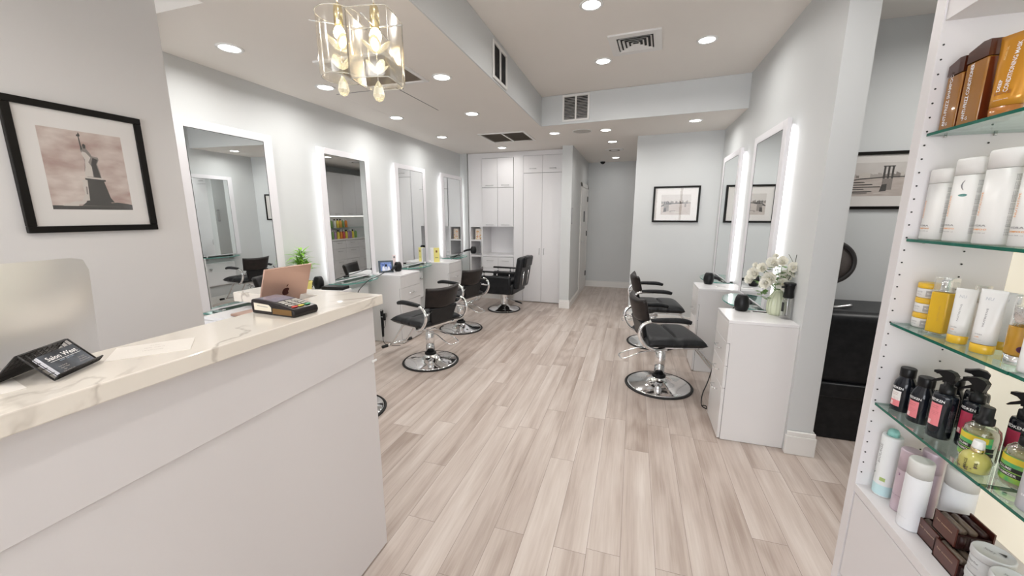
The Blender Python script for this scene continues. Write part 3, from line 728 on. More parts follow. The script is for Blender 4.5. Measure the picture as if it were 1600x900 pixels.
# book-like box in the slim niche
t = thing('gift_box', 'small patterned orange and cream box in the slim side niche of the cupboard', 'box', (-2.645, YB+.10, 1.06), math.radians(12))
MB().box(-.055, .055, -.02, .02, 0, .19, None, .002, 1).build('carton', mat('box_cream', (.78, .70, .62), .5), t)
m = MB(); random.seed(3)
for i in range(26):
    x, z, r = random.uniform(-.048, .048), random.uniform(.012, .178), random.uniform(.004, .012)
    m.add([(x+r*math.cos(a)*random.uniform(.6, 1), -.0206, z+r*math.sin(a)) for a in [k*PI/3 for k in range(6)]], [(0, 1, 2, 3, 4, 5)], random.choice([ORANGEPRINT, mat('pattern_red', (.6, .12, .05), .5), mat('pattern_gold', (.6, .42, .1), .5)]))
m.build('pattern', parent=t)

# hallway colour bar, seen only in the second mirror
t = thing('colour_bar', 'white cupboards and drawers of the hallway colour bar, seen in the mirror', 'cupboard', (.25, 6.93, 0), -PI/2)
c = MB(); c.box(-1.20, 1.20, .02, .35, .08, .95); c.box(-1.20, 1.20, .02, .35, 1.47, 2.35); c.box(-1.20, 1.20, .30, .35, .95, 1.47); c.box(-1.2, 1.2, .06, .35, 0, .08)
c.box(-1.22, -1.20, 0, .35, 0, 2.35); c.box(1.20, 1.22, 0, .35, 0, 2.35); c.build('carcass', CABW, t)
MB().box(-1.2, 1.2, -.01, .3, .95, .975, None, .002, 1).build('counter', CABW, t)
for i in range(6):
    x0 = -1.2+.4*i; door_panel(t, None, x0, x0+.4, 1.47, 2.35, (x0+.2, 1.51, False), .02)
    z = .945
    for hh in (.17, .24, .24, .20):
        dd = MB().box(x0+.002, x0+.398, .0, .02, z-hh+.003, z, None, .001, 1).build('drawer', CABW, t)
        m = MB(); pull(m, x0+.2, z-.05, .12, 0); m.build('handle', STEEL, dd); z -= hh
MB().box(-1.15, 1.15, .06, .08, 1.455, 1.469).build('led_strip', mat('led_soft', (1, 1, 1), .5, emit=(1, .95, .85), es=2.2), t)
MB().box(-1.2, 1.2, .08, .30, 1.205, 1.215).build('glass_shelf', GLASS, t)
cols = [(.75, .25, .05), (.8, .65, .1), (.2, .35, .12), (.7, .7, .65), (.55, .1, .12), (.75, .4, .1), (.4, .25, .4)]
gi = 0
protos = []
for k, cc in enumerate(cols):
    m = MB(); m.lathe([(.028, 0), (.03, .004), (.03, .13), (.014, .15), (.014, .156)], mat('hb%d' % k, cc, .35), 14); m.lathe([(.015, .156), (.016, .185), (.012, .187)], BLK if k % 2 else WHITE, 12)
    o = m.build('care_bottle'); protos.append(o)
used = set()
random.seed(5)
for z in (.976, 1.216):
    y = 5.82
    while y < (7.5 if z < 1.1 else 7.2):
        k = random.randrange(len(cols)); src = protos[k]
        o = src if k not in used else src.copy()
        if k in used: COL.objects.link(o)
        used.add(k)
        o.location = (.25+.17, y, z); y += random.uniform(.068, .10)
        tag(o, 'small care bottle on the hallway colour bar, seen only in the second mirror', 'bottle', 'bottles on the hallway colour bar')
for k, p in enumerate(protos):
    if k not in used: bpy.data.objects.remove(p)

# ------------------------------------------------------------------ salon chairs
def chair_base(t, r=.285, col_h=.34):
    m = MB(); m.lathe([(r-.006, .012), (r-.03, .020), (r*.55, .030), (.10, .048), (.062, .075), (.05, .10), (.046, .105)], CHROME, 48); m.build('base_plate', parent=t)
    MB().lathe([(r-.012, .0), (r, .0), (r+.003, .008), (r-.004, .016), (r-.014, .016)], BLKM, 48, caps=False).build('rubber_rim', parent=t)
    m = MB(); m.lathe([(.043, .10), (.043, col_h-.09), (.039, col_h-.085), (.034, col_h-.05), (.034, col_h)], CHROME, 28); m.build('hydraulic_column', parent=t)
    MB().lathe([(.046, .082), (.060, .086), (.058, .104), (.045, .110)], BLK, 24).build('collar', parent=t)
def styling_chair(label, loc, rz):
    t = thing('salon_chair', label, 'chair', loc, rz)
    chair_base(t, .285, .40)
    # pedal: chrome loop to the rear
    m = MB(); m.tube([(-.02, -.05, .345), (-.18, -.06, .33), (-.30, -.075, .285), (-.345, -.06, .27), (-.355, .0, .265), (-.345, .05, .27), (-.28, .065, .295), (-.16, .055, .335), (-.02, .05, .345)], .006, None, 8); m.build('pump_pedal', CHROME, t)
    MB().box(-.04, .04, -.055, .055, .335, .36, None, .006, 2).build('pump_block', CHROME, t)
    # under-seat frame
    m = MB(); m.box(-.12, .22, -.09, .09, .398, .414, None, .003, 1); m.box(-.16, .27, -.205, -.175, .408, .428, None, .006, 2); m.box(-.16, .27, .175, .205, .408, .428, None, .006, 2); m.box(-.14, -.11, -.19, .19, .408, .426); m.box(.20, .23, -.19, .19, .408, .426); m.build('seat_frame', CHROME, t)
    # seat cushion with a cross groove and pointed front edge
    m = MB(); nx, ny = 60, 28; V = []; F = []
    def top(u, v): # u along depth -1..1, v across
        e = (1-abs(u)**6)**.5*(1-abs(v)**8)**.5
        g = .030*math.exp(-((u-.02)/.035)**2)*max(0, min(1, (.72-abs(v))*5)) + .006*math.exp(-((u-.02)/.12)**2)
        return .465+.045*e-g+.006*math.cos(v*1.5)
    for s_ in (1, -1):
        for i in range(nx+1):
            for j in range(ny+1):
                u, v = -1+2*i/nx, -1+2*j/ny
                x = .045+u*.240; y = v*.262
                z = top(u, v) if s_ > 0 else .465-.042*((1-abs(u)**6)**.5*(1-abs(v)**8)**.5)
                if u > .7: z -= (u-.7)*.03
                V.append((x, y, z))
    n = (nx+1)*(ny+1)
    for s_ in (0, 1):
        for i in range(nx):
            for j in range(ny):
                q = [s_*n+i*(ny+1)+j, s_*n+(i+1)*(ny+1)+j, s_*n+(i+1)*(ny+1)+j+1, s_*n+i*(ny+1)+j+1]; F.append(tuple(q if s_ == 0 else q[::-1]))
    m.add(V, F, None, True); bmesh.ops.remove_doubles(m.b, verts=m.b.verts, dist=.0004); m.build('seat', LEATHER, t)
    # back: wide upper pad over a narrower lower pad
    M = Matrix.Translation((-.205, 0, .62)) @ Matrix.Rotation(math.radians(-14), 4, 'Y')
    m = MB(); V = []; F = []; nx, ny = 14, 18
    for s_ in (1, -1):
        for i in range(nx+1):
            for j in range(ny+1):
                u, v = -1+2*i/nx, -1+2*j/ny; e = ((1-abs(u)**7)*(1-abs(v)**7))**.5
                V.append((s_*.028*e+.05*v*v-.012, v*(.205+.012*u), .10+u*.105))
    n = (nx+1)*(ny+1)
    for s_ in (0, 1):
        for i in range(nx):
            for j in range(ny):
                q = [s_*n+i*(ny+1)+j, s_*n+(i+1)*(ny+1)+j, s_*n+(i+1)*(ny+1)+j+1, s_*n+i*(ny+1)+j+1]; F.append(tuple(q if s_ == 0 else q[::-1]))
    m.add(V, F, LEATHB, True, M); bmesh.ops.remove_doubles(m.b, verts=m.b.verts, dist=.0004); m.build('back_cushion', parent=t)
    m = MB(); m.prism([(-.175, .005), (.175, .005), (.135, -.17), (-.135, -.17)], -.026, .008, 'x', LEATHER, M); o = m.build('lower_back', parent=t); md = o.modifiers.new('b', 'BEVEL'); md.width = .010; md.segments = 3
    for sy in (-1, 1):
        y = sy*.272
        m = MB(); m.tube([(-.04, y*.72, .415), (-.13, y*.95, .42), (-.215, y, .46), (-.265, y, .54), (-.26, y, .61), (-.215, y, .652), (-.15, y, .662), (-.06, y, .664)], .0145, None, 10); fr = m.build('arm_tube', CHROME, t)
        m = MB(); m.rod((-.26, y, .57), (-.225, sy*.165, .60), .009); m.build('back_bracket', CHROME, t)
        m = MB(); m.tube([(-.185, y, .668), (-.10, y, .672), (.04, y, .672), (.105, y, .662), (.128, y, .655)], .021, None, 10, 4, taper=lambda k: .8+.25*math.sin(min(1, k*1.1)*PI)); m.build('arm_pad', LEATHER, t)
    # footrest
    for sy in (-1, 1):
        m = MB(); m.tube([(.10, sy*.10, .405), (.24, sy*.10, .395), (.31, sy*.10, .34), (.50, sy*.10, .12), (.545, sy*.10, .095)], .0105, None, 8, 4); m.build('footrest_arm', CHROME, t)
    m = MB(); m.rod((.545, -.19, .095), (.545, .19, .095), .012, CHROME); m.build('footrest_bar', parent=t)
    for sy in (-1, 1):
        m = MB(); m.rod((.545, sy*.13, .095), (.545, sy*.195, .095), .017); m.build('rubber_sleeve', BLKM, t)
    return t
c1 = styling_chair('black salon chair on round chrome base just beyond the desk end', (-1.937, 3.345, 0), math.radians(161))
clone(c1, 'black salon chair at the left, between the nearest one and the boxy armchair', (-2.135, 4.51, 0), math.radians(166))
clone(c1, 'black salon chair on round chrome base at the right, nearer one', (.284, 3.452, 0), math.radians(14))
clone(c1, 'black salon chair on round chrome base at the right, farther one by the wall corner', (.275, 4.66, 0), math.radians(6))
t = thing('rolling_stool', 'black stool behind the reception desk, only the rim of its base showing', 'stool', (-2.03, 2.25, 0))
chair_base(t, .27, .40)
MB().lathe([(.15, .40), (.18, .41), (.185, .45), (.17, .475), (.001, .48)], LEATHER, 32).build('seat', parent=t)
# barber style armchair
t = thing('barber_chair', 'boxy black barber chair on chrome pedestal before the back cupboards', 'chair', (-1.925, 5.69, 0), math.radians(176))
chair_base(t, .26, .30)
MB().lathe([(.062, .09), (.055, .12), (.055, .28), (.06, .30)], CHROME, 24).build('pedestal', parent=t)
m = MB(); m.box(-.26, .30, -.28, .28, .30, .45, None, .03, 3); m.box(-.2, .31, -.22, .22, .42, .51, None, .035, 3); m.build('seat', LEATHER, t)
for sy in (-1, 1):
    m = MB(); m.box(-.22, .30, sy*.235, sy*.30, .30, .575, None, .022, 3); m.build('side_panel', LEATHER, t)
    m = MB(); m.box(-.27, .30, sy*.245, sy*.295, .625, .650, None, .01, 2); ap = m.build('arm_pad', BLK, t)
    m = MB()
    for x in (.22, .0, -.2): m.rod((x, sy*.27, .565), (x, sy*.27, .63), .009)
    m.build('arm_post', CHROME, t)
M = Matrix.Translation((-.29, 0, .46)) @ Matrix.Rotation(math.radians(-9), 4, 'Y')
m = MB(); m.box(-.05, .05, -.24, .24, -.08, .41, None, .035, 4, M); m.build('backrest', LEATHER, t)
m = MB(); m.box(-.085, -.03, -.16, .16, .26, .43, None, .025, 3, M); m.build('headrest_sleeve', LEATHER, t)
m = MB(); m.rod(tuple(M @ Vector((-.055, -.10, -.02))), tuple(M @ Vector((-.055, -.10, .2))), .006); m.rod(tuple(M @ Vector((-.055, .10, -.02))), tuple(M @ Vector((-.055, .10, .2))), .006); m.build('recline_rod', CHROME, t)
m = MB(); m.rod((-.02, .03, .20), (-.30, .14, .17), .006, CHROME); m.rod((-.24, .118, .178), (-.36, .165, .165), .012, BLK); m.build('pump_lever', parent=t)
m = MB(); m.tube([(.28, -.12, .32), (.38, -.12, .27), (.50, -.12, .10), (.54, -.12, .09), (.54, .12, .09), (.50, .12, .10), (.38, .12, .27), (.28, .12, .32)], .011, None, 8, 3); m.rod((.56, -.17, .095), (.56, .17, .095), .012); m.build('footrest', CHROME, t)

# ------------------------------------------------------------------ hair dryers and small goods on the stations
def dryer(label, loc, rz, cord, tilt=0):
    t = thing('hair_dryer', label, 'hair dryer', loc, rz)
    m = MB(); m.lathe([(.028, 0), (.038, .004), (.046, .03), (.047, .06), (.040, .095), (.030, .112), (.020, .114)], BLK, 24)
    m.build('barrel', parent=t)
    m = MB()
    for r_ in (.008, .016, .024):
        for k in range(int(r_*700)):
            a = 2*PI*k/int(r_*700); m.cyl(.002, .1135, .1155, mat('grille_steel', (.35, .36, .38), .3, .7), (r_*math.cos(a)*.9, r_*math.sin(a)*.9), 6)
    m.build('rear_grille', parent=t)
    m = MB(); m.tube([(.035, 0, .062), (.08, 0, .058), (.13, 0, .045), (.155, 0, .03)], .018, None, 10, 4, taper=lambda k: 1-.25*k); m.build('handle', BLK, t)
    m = MB(); m.tube(cord, .0042, None, 6, 5); m.build('cord', BLKM, t)
    return t
dryer('black hair dryer standing on the drawer unit beside the vase', (.752, 3.02-.03, .835), math.radians(55), [(.155, 0, .03), (.19, .04, .01), (.20, .09, .004), (.17, .15, -.10), (.12, .18, -.4), (.06, .20, -.62), (.01, .21, -.72), (-.01, .20, -.80), (.01, .17, -.828), (.04, .19, -.82), (.03, .22, -.828)])
dryer('black hair dryer standing on the farther right drawer unit', (.735, 4.17, .82), math.radians(40), [(.155, 0, .03), (.2, .0, .006), (.22, .03, .004)])
dryer('black hair dryer standing on the left drawer unit near the laptop', (-2.80, 2.84, .815), math.radians(160), [(.12, 0, .03), (.125, .0, .004), (.10, .04, .003)])
dryer('black hair dryer beside the tilted photo frame, its cord trailing left', (-2.735, 4.03, .815), math.radians(-84), [(.155, 0, .03), (.22, .01, .04), (.33, .0, .03), (.48, .01, .012), (.62, .0, .0), (.75, .01, -.03), (.86, .0, -.10), (.92, -.02, -.3)])
t = dryer('black hair dryer held out on a wire arm before the cupboard niche', (-2.41, 5.62, .89), math.radians(190), [(.155, 0, .03), (.22, .02, .0), (.30, .03, -.06), (.40, .04, -.12), (.44, .04, -.16), (.44, .05, -.35), (.40, .1, -.6), (.40, .12, -.85)])
# flat iron hanging at the desk end
t = thing('hair_straightener', 'long black hair straightener hanging beside the desk end, cord reaching the floor', 'hair straightener', (-2.735, 3.66, -.21))
m = MB(); m.prism([(-.014, .62), (.014, .62), (.012, .45), (.004, .30), (-.008, .30)], -.012, .012, 'y'); m.build('arm', BLK, t)
MB().box(-.013, .013, -.013, .013, .61, .635, None, .003, 1).build('tip', STEEL, t)
MB().box(.014, .045, -.012, .012, .50, .585, None, .008, 2).build('clip', BLK, t)
m = MB(); m.tube([(-.002, 0, .31), (-.008, 0, .27), (.01, -.01, .235), (.05, -.02, .216), (.12, -.03, .216), (.22, .01, .216)], .0035, None, 6); m.tube([(.04, 0, .50), (.035, 0, .44), (.012, 0, .40), (.0, 0, .38)], .0025, None, 6); m.build('cord', BLKM, t)
t = thing('tool_hook', 'small steel bracket holding the hair straightener on the cabinet side', 'bracket', (-2.735, 3.728, .33)); MB().box(-.02, .02, -.085, .0, 0, .008, None, .002, 1).build('bar', STEEL, t); MB().box(-.02, .02, -.004, .0, -.02, .03, None, .001, 1).build('plate', STEEL, t)
# flat black case on the first left unit
tag(B(-.11, .11, -.055, .055, 0, .03, .006, 2).build('black_case', BLK, None, (-2.63, 2.86, .815), math.radians(8)), 'flat black case lying on the left drawer unit beside the hair dryer', 'case')
# green plant
LEAF = noisy('leaf_green', (.16, .42, .03), (.33, .60, .08), 30, .45); STEM = mat('stem_green', (.10, .22, .03), .5)
t = thing('potted_bamboo', 'small bright green leafy plant in a yellow pot behind the laptop', 'plant', (-2.78, 2.665, .815)); t.scale = (1.25, 1.25, 1.12)
MB().lathe([(.030, 0), (.038, .005), (.046, .07), (.050, .085), (.045, .088), (.041, .075)], mat('pot_yellow', (.72, .62, .18), .4), 24).build('pot', parent=t)
m = MB(); lf = MB(); random.seed(11)
for i in range(9):
    a = random.uniform(0, 2*PI); sp = random.uniform(.01, .06); hgt = random.uniform(.22, .36)
    tip = Vector((sp*math.cos(a), sp*math.sin(a), hgt)); m.tube([(0.01*math.cos(a), .01*math.sin(a), .07), (tip.x*.4, tip.y*.4, hgt*.6), tuple(tip)], .0035, None, 6, 4)
    for k in range(15):
        f0 = random.uniform(.62, 1.0); p = Vector((tip.x*f0, tip.y*f0, .07+(hgt-.07)*f0)); b_ = random.uniform(0, 2*PI); el = random.uniform(-.25, .9)
        d_ = Vector((math.cos(b_)*math.cos(el), math.sin(b_)*math.cos(el), math.sin(el))); L2 = random.uniform(.05, .10); sd = d_.cross(Vector((0, 0, 1))).normalized()*L2*.11
        q1 = p+d_*L2*.4+Vector((0, 0, .004)); q2 = p+d_*L2+Vector((0, 0, -.012))
        lf.add([tuple(p), tuple(q1+sd), tuple(q2), tuple(q1-sd), tuple(q1+Vector((0, 0, -.003)))], [(0, 1, 4), (1, 2, 4), (2, 3, 4), (3, 0, 4)], None, True)
m.build('stems', STEM, t); lf.build('foliage', LEAF, t)
# digital photo frame
t = thing('photo_frame', 'tilted dark photo frame with a bluish picture on the left drawer unit', 'photo frame', (-2.80, 3.885, .815), math.radians(42))
M = Matrix.Rotation(math.radians(-12), 4, 'X')
m = MB(); m.box(-.085, .085, -.008, .008, 0, .145, mat('frame_slate', (.06, .08, .10), .35), .004, 2, M); m.build('frame', parent=t)
m = MB(); m.add([tuple(M @ Vector(p)) for p in ((-.062, -.0088, .022), (.062, -.0088, .022), (.062, -.0088, .123), (-.062, -.0088, .123))], [(0, 1, 2, 3)], noisy('photo_blue', (.03, .07, .28), (.30, .42, .75), 28, .3))
for x, hh, cc in ((-.03, .055, (.75, .78, .85)), (.0, .065, (.55, .6, .75)), (.03, .05, (.7, .72, .8))):
    mm = mat('photo_fig%.2f' % x, cc, .4); P_ = [(x-.016, .022), (x+.016, .022), (x+.012, .022+hh*.7), (x+.006, .022+hh), (x-.006, .022+hh), (x-.012, .022+hh*.7)]
    m.add([tuple(M @ Vector((a, -.0092, b_))) for a, b_ in P_], [tuple(range(6))], mm)
m.build('photo', parent=t)
m = MB(); m.prism([(.0, .1), (.06, 0), (.055, 0), (.0, .08)], -.01, .01, 'x'); m.build('prop', BLK, t)
# little pink card on a stand
t = thing('small_sign', 'small pale pink and white sign card standing behind the photo frame', 'sign', (-2.83, 4.10, .815), math.radians(60))
MB().lathe([(.025, 0), (.025, .005), (.004, .009), (.003, .07)], CHROME, 16).build('stand', parent=t)
MB().box(-.022, .022, -.002, .002, .07, .19, mat('card_pale_pink', (.80, .68, .68), .5), .001, 1).box(-.012, .012, -.0026, -.002, .15, .175, GREYPRINT).build('card', parent=t)
# yellow carton
t = thing('yellow_box', 'yellow and white product carton standing on the farthest left drawer unit', 'carton', (-2.74, 5.02, .815), math.radians(30))
MB().box(-.04, .04, -.03, .03, 0, .205, mat('carton_yellow', (.80, .72, .24), .4), .001, 1).box(-.085, -.042, -.03, .03, 0, .205, WHITE, .001, 1).build('carton', parent=t)
m = MB(); m.box(-.012, .012, -.0306, -.030, .14, .17, mat('box_brown', (.25, .12, .03), .5)); m.box(-.02, .02, -.0306, -.030, .06, .066, BLACKPRINT); m.build('print', parent=t)
# vase of flowers
VG = mat('celadon_glaze', (.60, .64, .47), .25, coat=.4)
t = thing('flower_vase', 'ribbed pale green ceramic vase on the near right drawer unit', 'vase', (.948, 2.94, .835))
MB().lathe([(.044, 0), (.050, .004), (.056, .03), (.057, .07), (.050, .11), (.034, .145), (.024, .158), (.022, .166), (.026, .172), (.021, .172), (.018, .16)], VG, 96, flute=.045, nfl=16).build('body', parent=t)
t = thing('bouquet', 'cream white artificial roses with green leaves and twigs in the ribbed vase', 'flowers', (.948, 2.94, 1.0))
PET = noisy('petal_cream', (.90, .88, .77), (.93, .92, .87), 40, .6); PETC = mat('petal_center', (.62, .52, .16), .6); GL = noisy('rose_leaf', (.10, .22, .05), (.22, .36, .12), 30, .5); TW = mat('twig', (.10, .10, .08), .6)
random.seed(21)
# image-left is towards +Y/-X here: spread along the wall normal and the wall
fl = [(-.14, .03, .10, .036), (-.105, .00, .145, .030), (-.15, .07, .055, .030), (-.06, -.01, .075, .040), (-.04, .03, .175, .036), (.0, -.05, .05, .036), (.0, .0, .19, .030), (.05, -.05, .135, .036), (.035, -.08, .165, .030), (-.09, -.04, .05, .032), (.02, -.02, .10, .034), (-.12, .10, .15, .018), (-.02, .06, .22, .016)]
st = MB()
for i, (a, b_, z, r_) in enumerate(fl):
    r_ *= 1.3
    bl = MB(); ctr = Vector((a, b_, z)); ax = Vector((a*1.2-.1, b_-.3, z*.4+.05)).normalized()
    q = Vector((0, 0, 1)).rotation_difference(ax).to_matrix().to_4x4()
    for ring, (n_, tilt, s_) in enumerate(((7, .25, 1), (6, .65, .85), (5, 1.05, .65), (4, 1.35, .45))):
        for k in range(n_):
            M = Matrix.Translation(ctr) @ q @ Matrix.Rotation(2*PI*k/n_+ring*.5+random.uniform(-.15, .15), 4, 'Z') @ Matrix.Rotation(-tilt, 4, 'Y')
            V = []; nn = 5
            for ii in range(nn):
                for jj in range(nn):
                    u = ii/(nn-1); v = -1+2*jj/(nn-1); wd = math.sin(PI*min(1, .18+u*.72))**.7
                    V.append((u*r_*s_, v*r_*.5*wd*s_, .35*r_*s_*(u**2)+.25*r_*v*v*s_))
            bl.add(V, [(ii*nn+jj, (ii+1)*nn+jj, (ii+1)*nn+jj+1, ii*nn+jj+1) for ii in range(nn-1) for jj in range(nn-1)], PET, True, M)
    bl.lathe([(.001, 0), (r_*.16, r_*.1), (r_*.14, r_*.3), (.001, r_*.4)], PETC, 8, M=Matrix.Translation(ctr) @ q)
    bl.build('bloom', parent=t)
    st.tube([(0, 0, -.10), (a*.3, b_*.3, z*.35), (a, b_, z)], .0022, None, 5, 4)
st.build('stems', STEM, t)
lv = MB()
for i in range(60):
    a_ = random.uniform(0, 2*PI); p = Vector((random.uniform(-.12, .05), random.uniform(-.07, .07), random.uniform(.01, .17)))
    if i < 14: p = Vector((random.uniform(-.11, -.07), random.uniform(-.05, .0), random.uniform(-.05, .03)))
    elif i < 26: p = Vector((random.uniform(-.03, .03), random.uniform(-.05, .0), random.uniform(.08, .17)))
    d_ = Vector((math.cos(a_), math.sin(a_), random.uniform(-.5, .4))).normalized(); L2 = random.uniform(.04, .065); sd = d_.cross(Vector((0, 0, 1))).normalized()*L2*.3
    q1 = p+d_*L2*.5
    lv.add([tuple(p), tuple(q1+sd+Vector((0, 0, .004))), tuple(p+d_*L2), tuple(q1-sd+Vector((0, 0, .004))), tuple(q1-Vector((0, 0, .003)))], [(0, 1, 4), (1, 2, 4), (2, 3, 4), (3, 0, 4)], None, True)
lv.build('leaves', GL, t)
tw = MB(); tw.tube([(0, 0, -.02), (.03, -.06, .09), (.045, -.07, .18), (.04, -.10, .25)], .002, None, 5); tw.tube([(.045, -.07, .18), (.03, -.05, .22), (.02, -.03, .245)], .0015, None, 5); tw.tube([(0, 0, 0), (.03, -.03, .03), (.05, -.06, .02), (.06, -.08, .03), (.05, -.10, .06)], .002, None, 5); tw.build('twigs', TW, t)
# spray bottle
t = thing('spray_bottle', 'clear faceted spray bottle with black pump top, right of the vase', 'bottle', (.972, 2.835, .835), math.radians(-60))
MB().lathe([(.030, 0), (.034, .004), (.034, .115), (.026, .135), (.020, .14)], thin_glass('bottle_clear', (.90, .90, .90), (1, 1, 1), .6), 8).build('bottle', parent=t)
MB().lathe([(.022, .137), (.030, .14), (.026, .18), (.028, .215), (.036, .232), (.030, .236)], BLK, 20).build('pump_head', parent=t)
m = MB(); m.rod((0, 0, .14), (.004, 0, .02), .003, WHITE); m.box(-.008, .008, -.0352, -.0345, .05, .11, BLACKPRINT); m.build('dip_tube', parent=t)
MB().box(-.006, .006, -.06, -.02, .205, .215, BLK, .002, 1).build('nozzle', parent=t)
tag(MB().box(-.055, .055, -.02, .02, 0, .004, WHITE, .002, 1).box(-.04, .045, -.006, .006, .0042, .009, BLK, .002, 1).build('comb', None, None, (.855, 2.955, .835), math.radians(-12)), 'black comb on a thin white tray in front of the vase', 'comb')
tag(MB().box(-.055, .055, -.022, .022, 0, .004, WHITE, .002, 1).box(-.045, .03, -.003, .003, .0042, .008, STEEL, .001, 1).build('scissors_tray', None, None, (.83, 4.02, .82), math.radians(-10)), 'thin pale tray lying on the farther right drawer unit', 'tray')
# cable under the near chair side of cabinet, wall outlet
t = thing('power_outlet', 'white double power outlet on the baseboard of the picture wall', 'outlet', (.035, 5.592, .03), math.radians(-5))
MB().box(-.045, .045, -.012, 0, 0, .075, WHITE, .003, 1).build('plate', parent=t)
MB().lathe([(.018, 0), (.018, .004), (.014, .005)], mat('outlet_grey', (.5, .5, .5), .5), 16, M=Matrix.Translation((0, -.012, .038)) @ Matrix.Rotation(PI/2, 4, 'X')).build('socket', parent=t)
t = thing('wall_control', 'slim grey wall control plate on the left hallway wall', 'wall control', (-.945, 6.10, 1.35), PI/2)
MB().box(-.03, .03, -.012, 0, 0, .25, mat('plate_grey', (.35, .35, .36), .4), .003, 1).build('plate', parent=t)
MB().box(-.022, .022, -.016, -.012, .02, .23, mat('plate_silver', (.55, .55, .56), .3, .5), .002, 1).build('cover', parent=t)

# ------------------------------------------------------------------ glass pendant lamps
PG = thin_glass('pendant_glass', (.96, .945, .90), (1, .97, .92), .42, .14)
CRY = mat('crystal', (1, .98, .9), .02, trans=.85, ior=1.5, emit=(1, .85, .5), es=.15)
WARM = mat('bulb_warm', (1, .9, .7), .4, emit=(1, .84, .55), es=13)
GOLD = mat('gold_metal', (.72, .60, .34), .2, 1)
def pendant(label, loc, rz, square):
    t = thing('pendant_lamp', label, 'pendant lamp', loc, rz, 'glass pendant lamps over the desk')
    # shade: open glass sleeve, local origin at lamp centre; height .21
    R0 = .078; V = []; F = []; n = 40; H0 = -.115; H1 = .10
    for j, z in enumerate((H0, H0+.015, 0, H1-.02, H1)):
        for k in range(n):
            a = 2*PI*k/n
            if square: rr = R0*.98/max(abs(math.cos(a)), abs(math.sin(a)))**.8
            else: rr = R0
            rr *= (.93 if j == 0 else 1)
            V.append((rr*math.cos(a), rr*math.sin(a), z))
    for j in range(4):
        for k in range(n): F.append((j*n+k, j*n+(k+1) % n, (j+1)*n+(k+1) % n, (j+1)*n+k))
    m = MB(); m.add(V, F, None, True); m.build('glass_shade', PG, t)
    for j in (0, 4):
        pts = [V[j*n+k] for k in range(n)]; mm = MB(); mm.tube(pts+[pts[0]], .0016, mat('glass_rim', (.95, .93, .85), .08, trans=.6), 6, 1); mm.build('rim', parent=t)
    m = MB(); m.rod((-R0-.02, 0, .068), (R0+.02, 0, .068), .0025); m.rod((0, -R0-.02, .068), (0, R0+.02, .068), .0025); m.build('cross_bar', CHROME, t)
    m = MB(); m.lathe([(.010, .135), (.014, .13), (.016, .115), (.016, .065), (.012, .06)], GOLD, 18); m.rod((0, 0, .13), (0, 0, ZL-loc[2]), .0035, CHROME, 8); m.build('socket', parent=t)
    MB().lathe([(.004, .062), (.016, .055), (.021, .04), (.017, .026), (.001, .02)], WARM, 16).build('bulb', parent=t)
    m = MB(); m.rod((0, 0, .02), (0, 0, -.13), .001, CHROME, 5)
    for z, r_, k0 in ((-.020, .066, .3), (-.085, .056, .9)):
        for k in range(4):
            a = k0+k*PI/2; M = Matrix.Translation((0, 0, z)) @ Matrix.Rotation(a, 4, 'Z') @ Matrix.Rotation(-.75, 4, 'Y') @ Matrix.Translation((r_*.55, 0, 0)) @ Matrix.Diagonal((1, .62, .22, 1))
            m.lathe([(.001, -r_*.45), (r_*.3, -r_*.35), (r_*.48, 0), (r_*.3, r_*.35), (.001, r_*.45)], CRY, 10, M=M)
    m.build('crystal_leaves', parent=t)
    m = MB(); m.lathe([(.001, -.176), (.013, -.171), (.021, -.154), (.016, -.128), (.004, -.108), (.001, -.106)], CRY, 9, smooth=False); m.build('crystal_drop', parent=t)
    MB().lathe([(.045, 0), (.045, -.012), (.03, -.02), (.001, -.021)], CHROME, 24, (0, 0, ZL-loc[2])).build('ceiling_cup', parent=t)
    l = bpy.data.lights.new('bulb_light', 'POINT'); l.energy = 1.7; l.color = (1, .82, .55); l.shadow_soft_size = .02
    lo = bpy.data.objects.new('bulb_light', l); COL.objects.link(lo); lo.parent = t; lo.location = (0, 0, .018)
    return t
pendant('square clear glass pendant lamp with crystal leaves, the right one of the pair', (-.903, 1.275, 2.075), math.radians(10), True)
pendant('round clear glass pendant lamp with crystal leaves, the left one of the pair', (-1.075, 1.30, 2.115), math.radians(40), False)

# ------------------------------------------------------------------ side room: black chair and hood
t = thing('shampoo_chair', 'bulky black upholstered chair in the side room behind the wall end', 'chair', (1.62, 3.02, 0))
m = MB(); m.box(-.48, .30, -.10, .42, .38, .88, None, .06, 5); m.build('backrest', LEATHER, t)
m = MB(); m.box(-.48, .30, -.12, .42, .30, .40, None, .012, 2); m.build('seat_rail', LEATHER, t)
m = MB(); m.box(-.48, .30, -.105, .42, .0, .31, None, .012, 2); m.build('plinth', LEATHER, t)
m = MB(); m.tube([(-.40, -.02, .86), (-.36, .0, .90), (-.30, .03, .885), (-.2, .05, .90)], .012, STEEL, 8); m.build('neck_bracket', parent=t)
t = thing('dryer_hood', 'round dark hood dryer seen edge-cut behind the wall end in the side room', 'hood dryer', (1.235, 3.02, 1.19))
M = Matrix.Rotation(math.radians(90), 4, 'X')
MB().lathe([(.001, .03), (.06, .028), (.118, .018), (.118, .012)], noisy('hood_mesh', (.07, .06, .055), (.11, .095, .09), 260, .6), 36, M=M).build('inner_mesh', parent=t)
MB().lathe([(.118, .0), (.118, .022), (.128, .030), (.142, .024), (.148, 0), (.142, -.06), (.10, -.13), (.03, -.16), (.001, -.161)], mat('hood_dark', (.03, .028, .028), .35), 40, M=M).build('shell', parent=t)
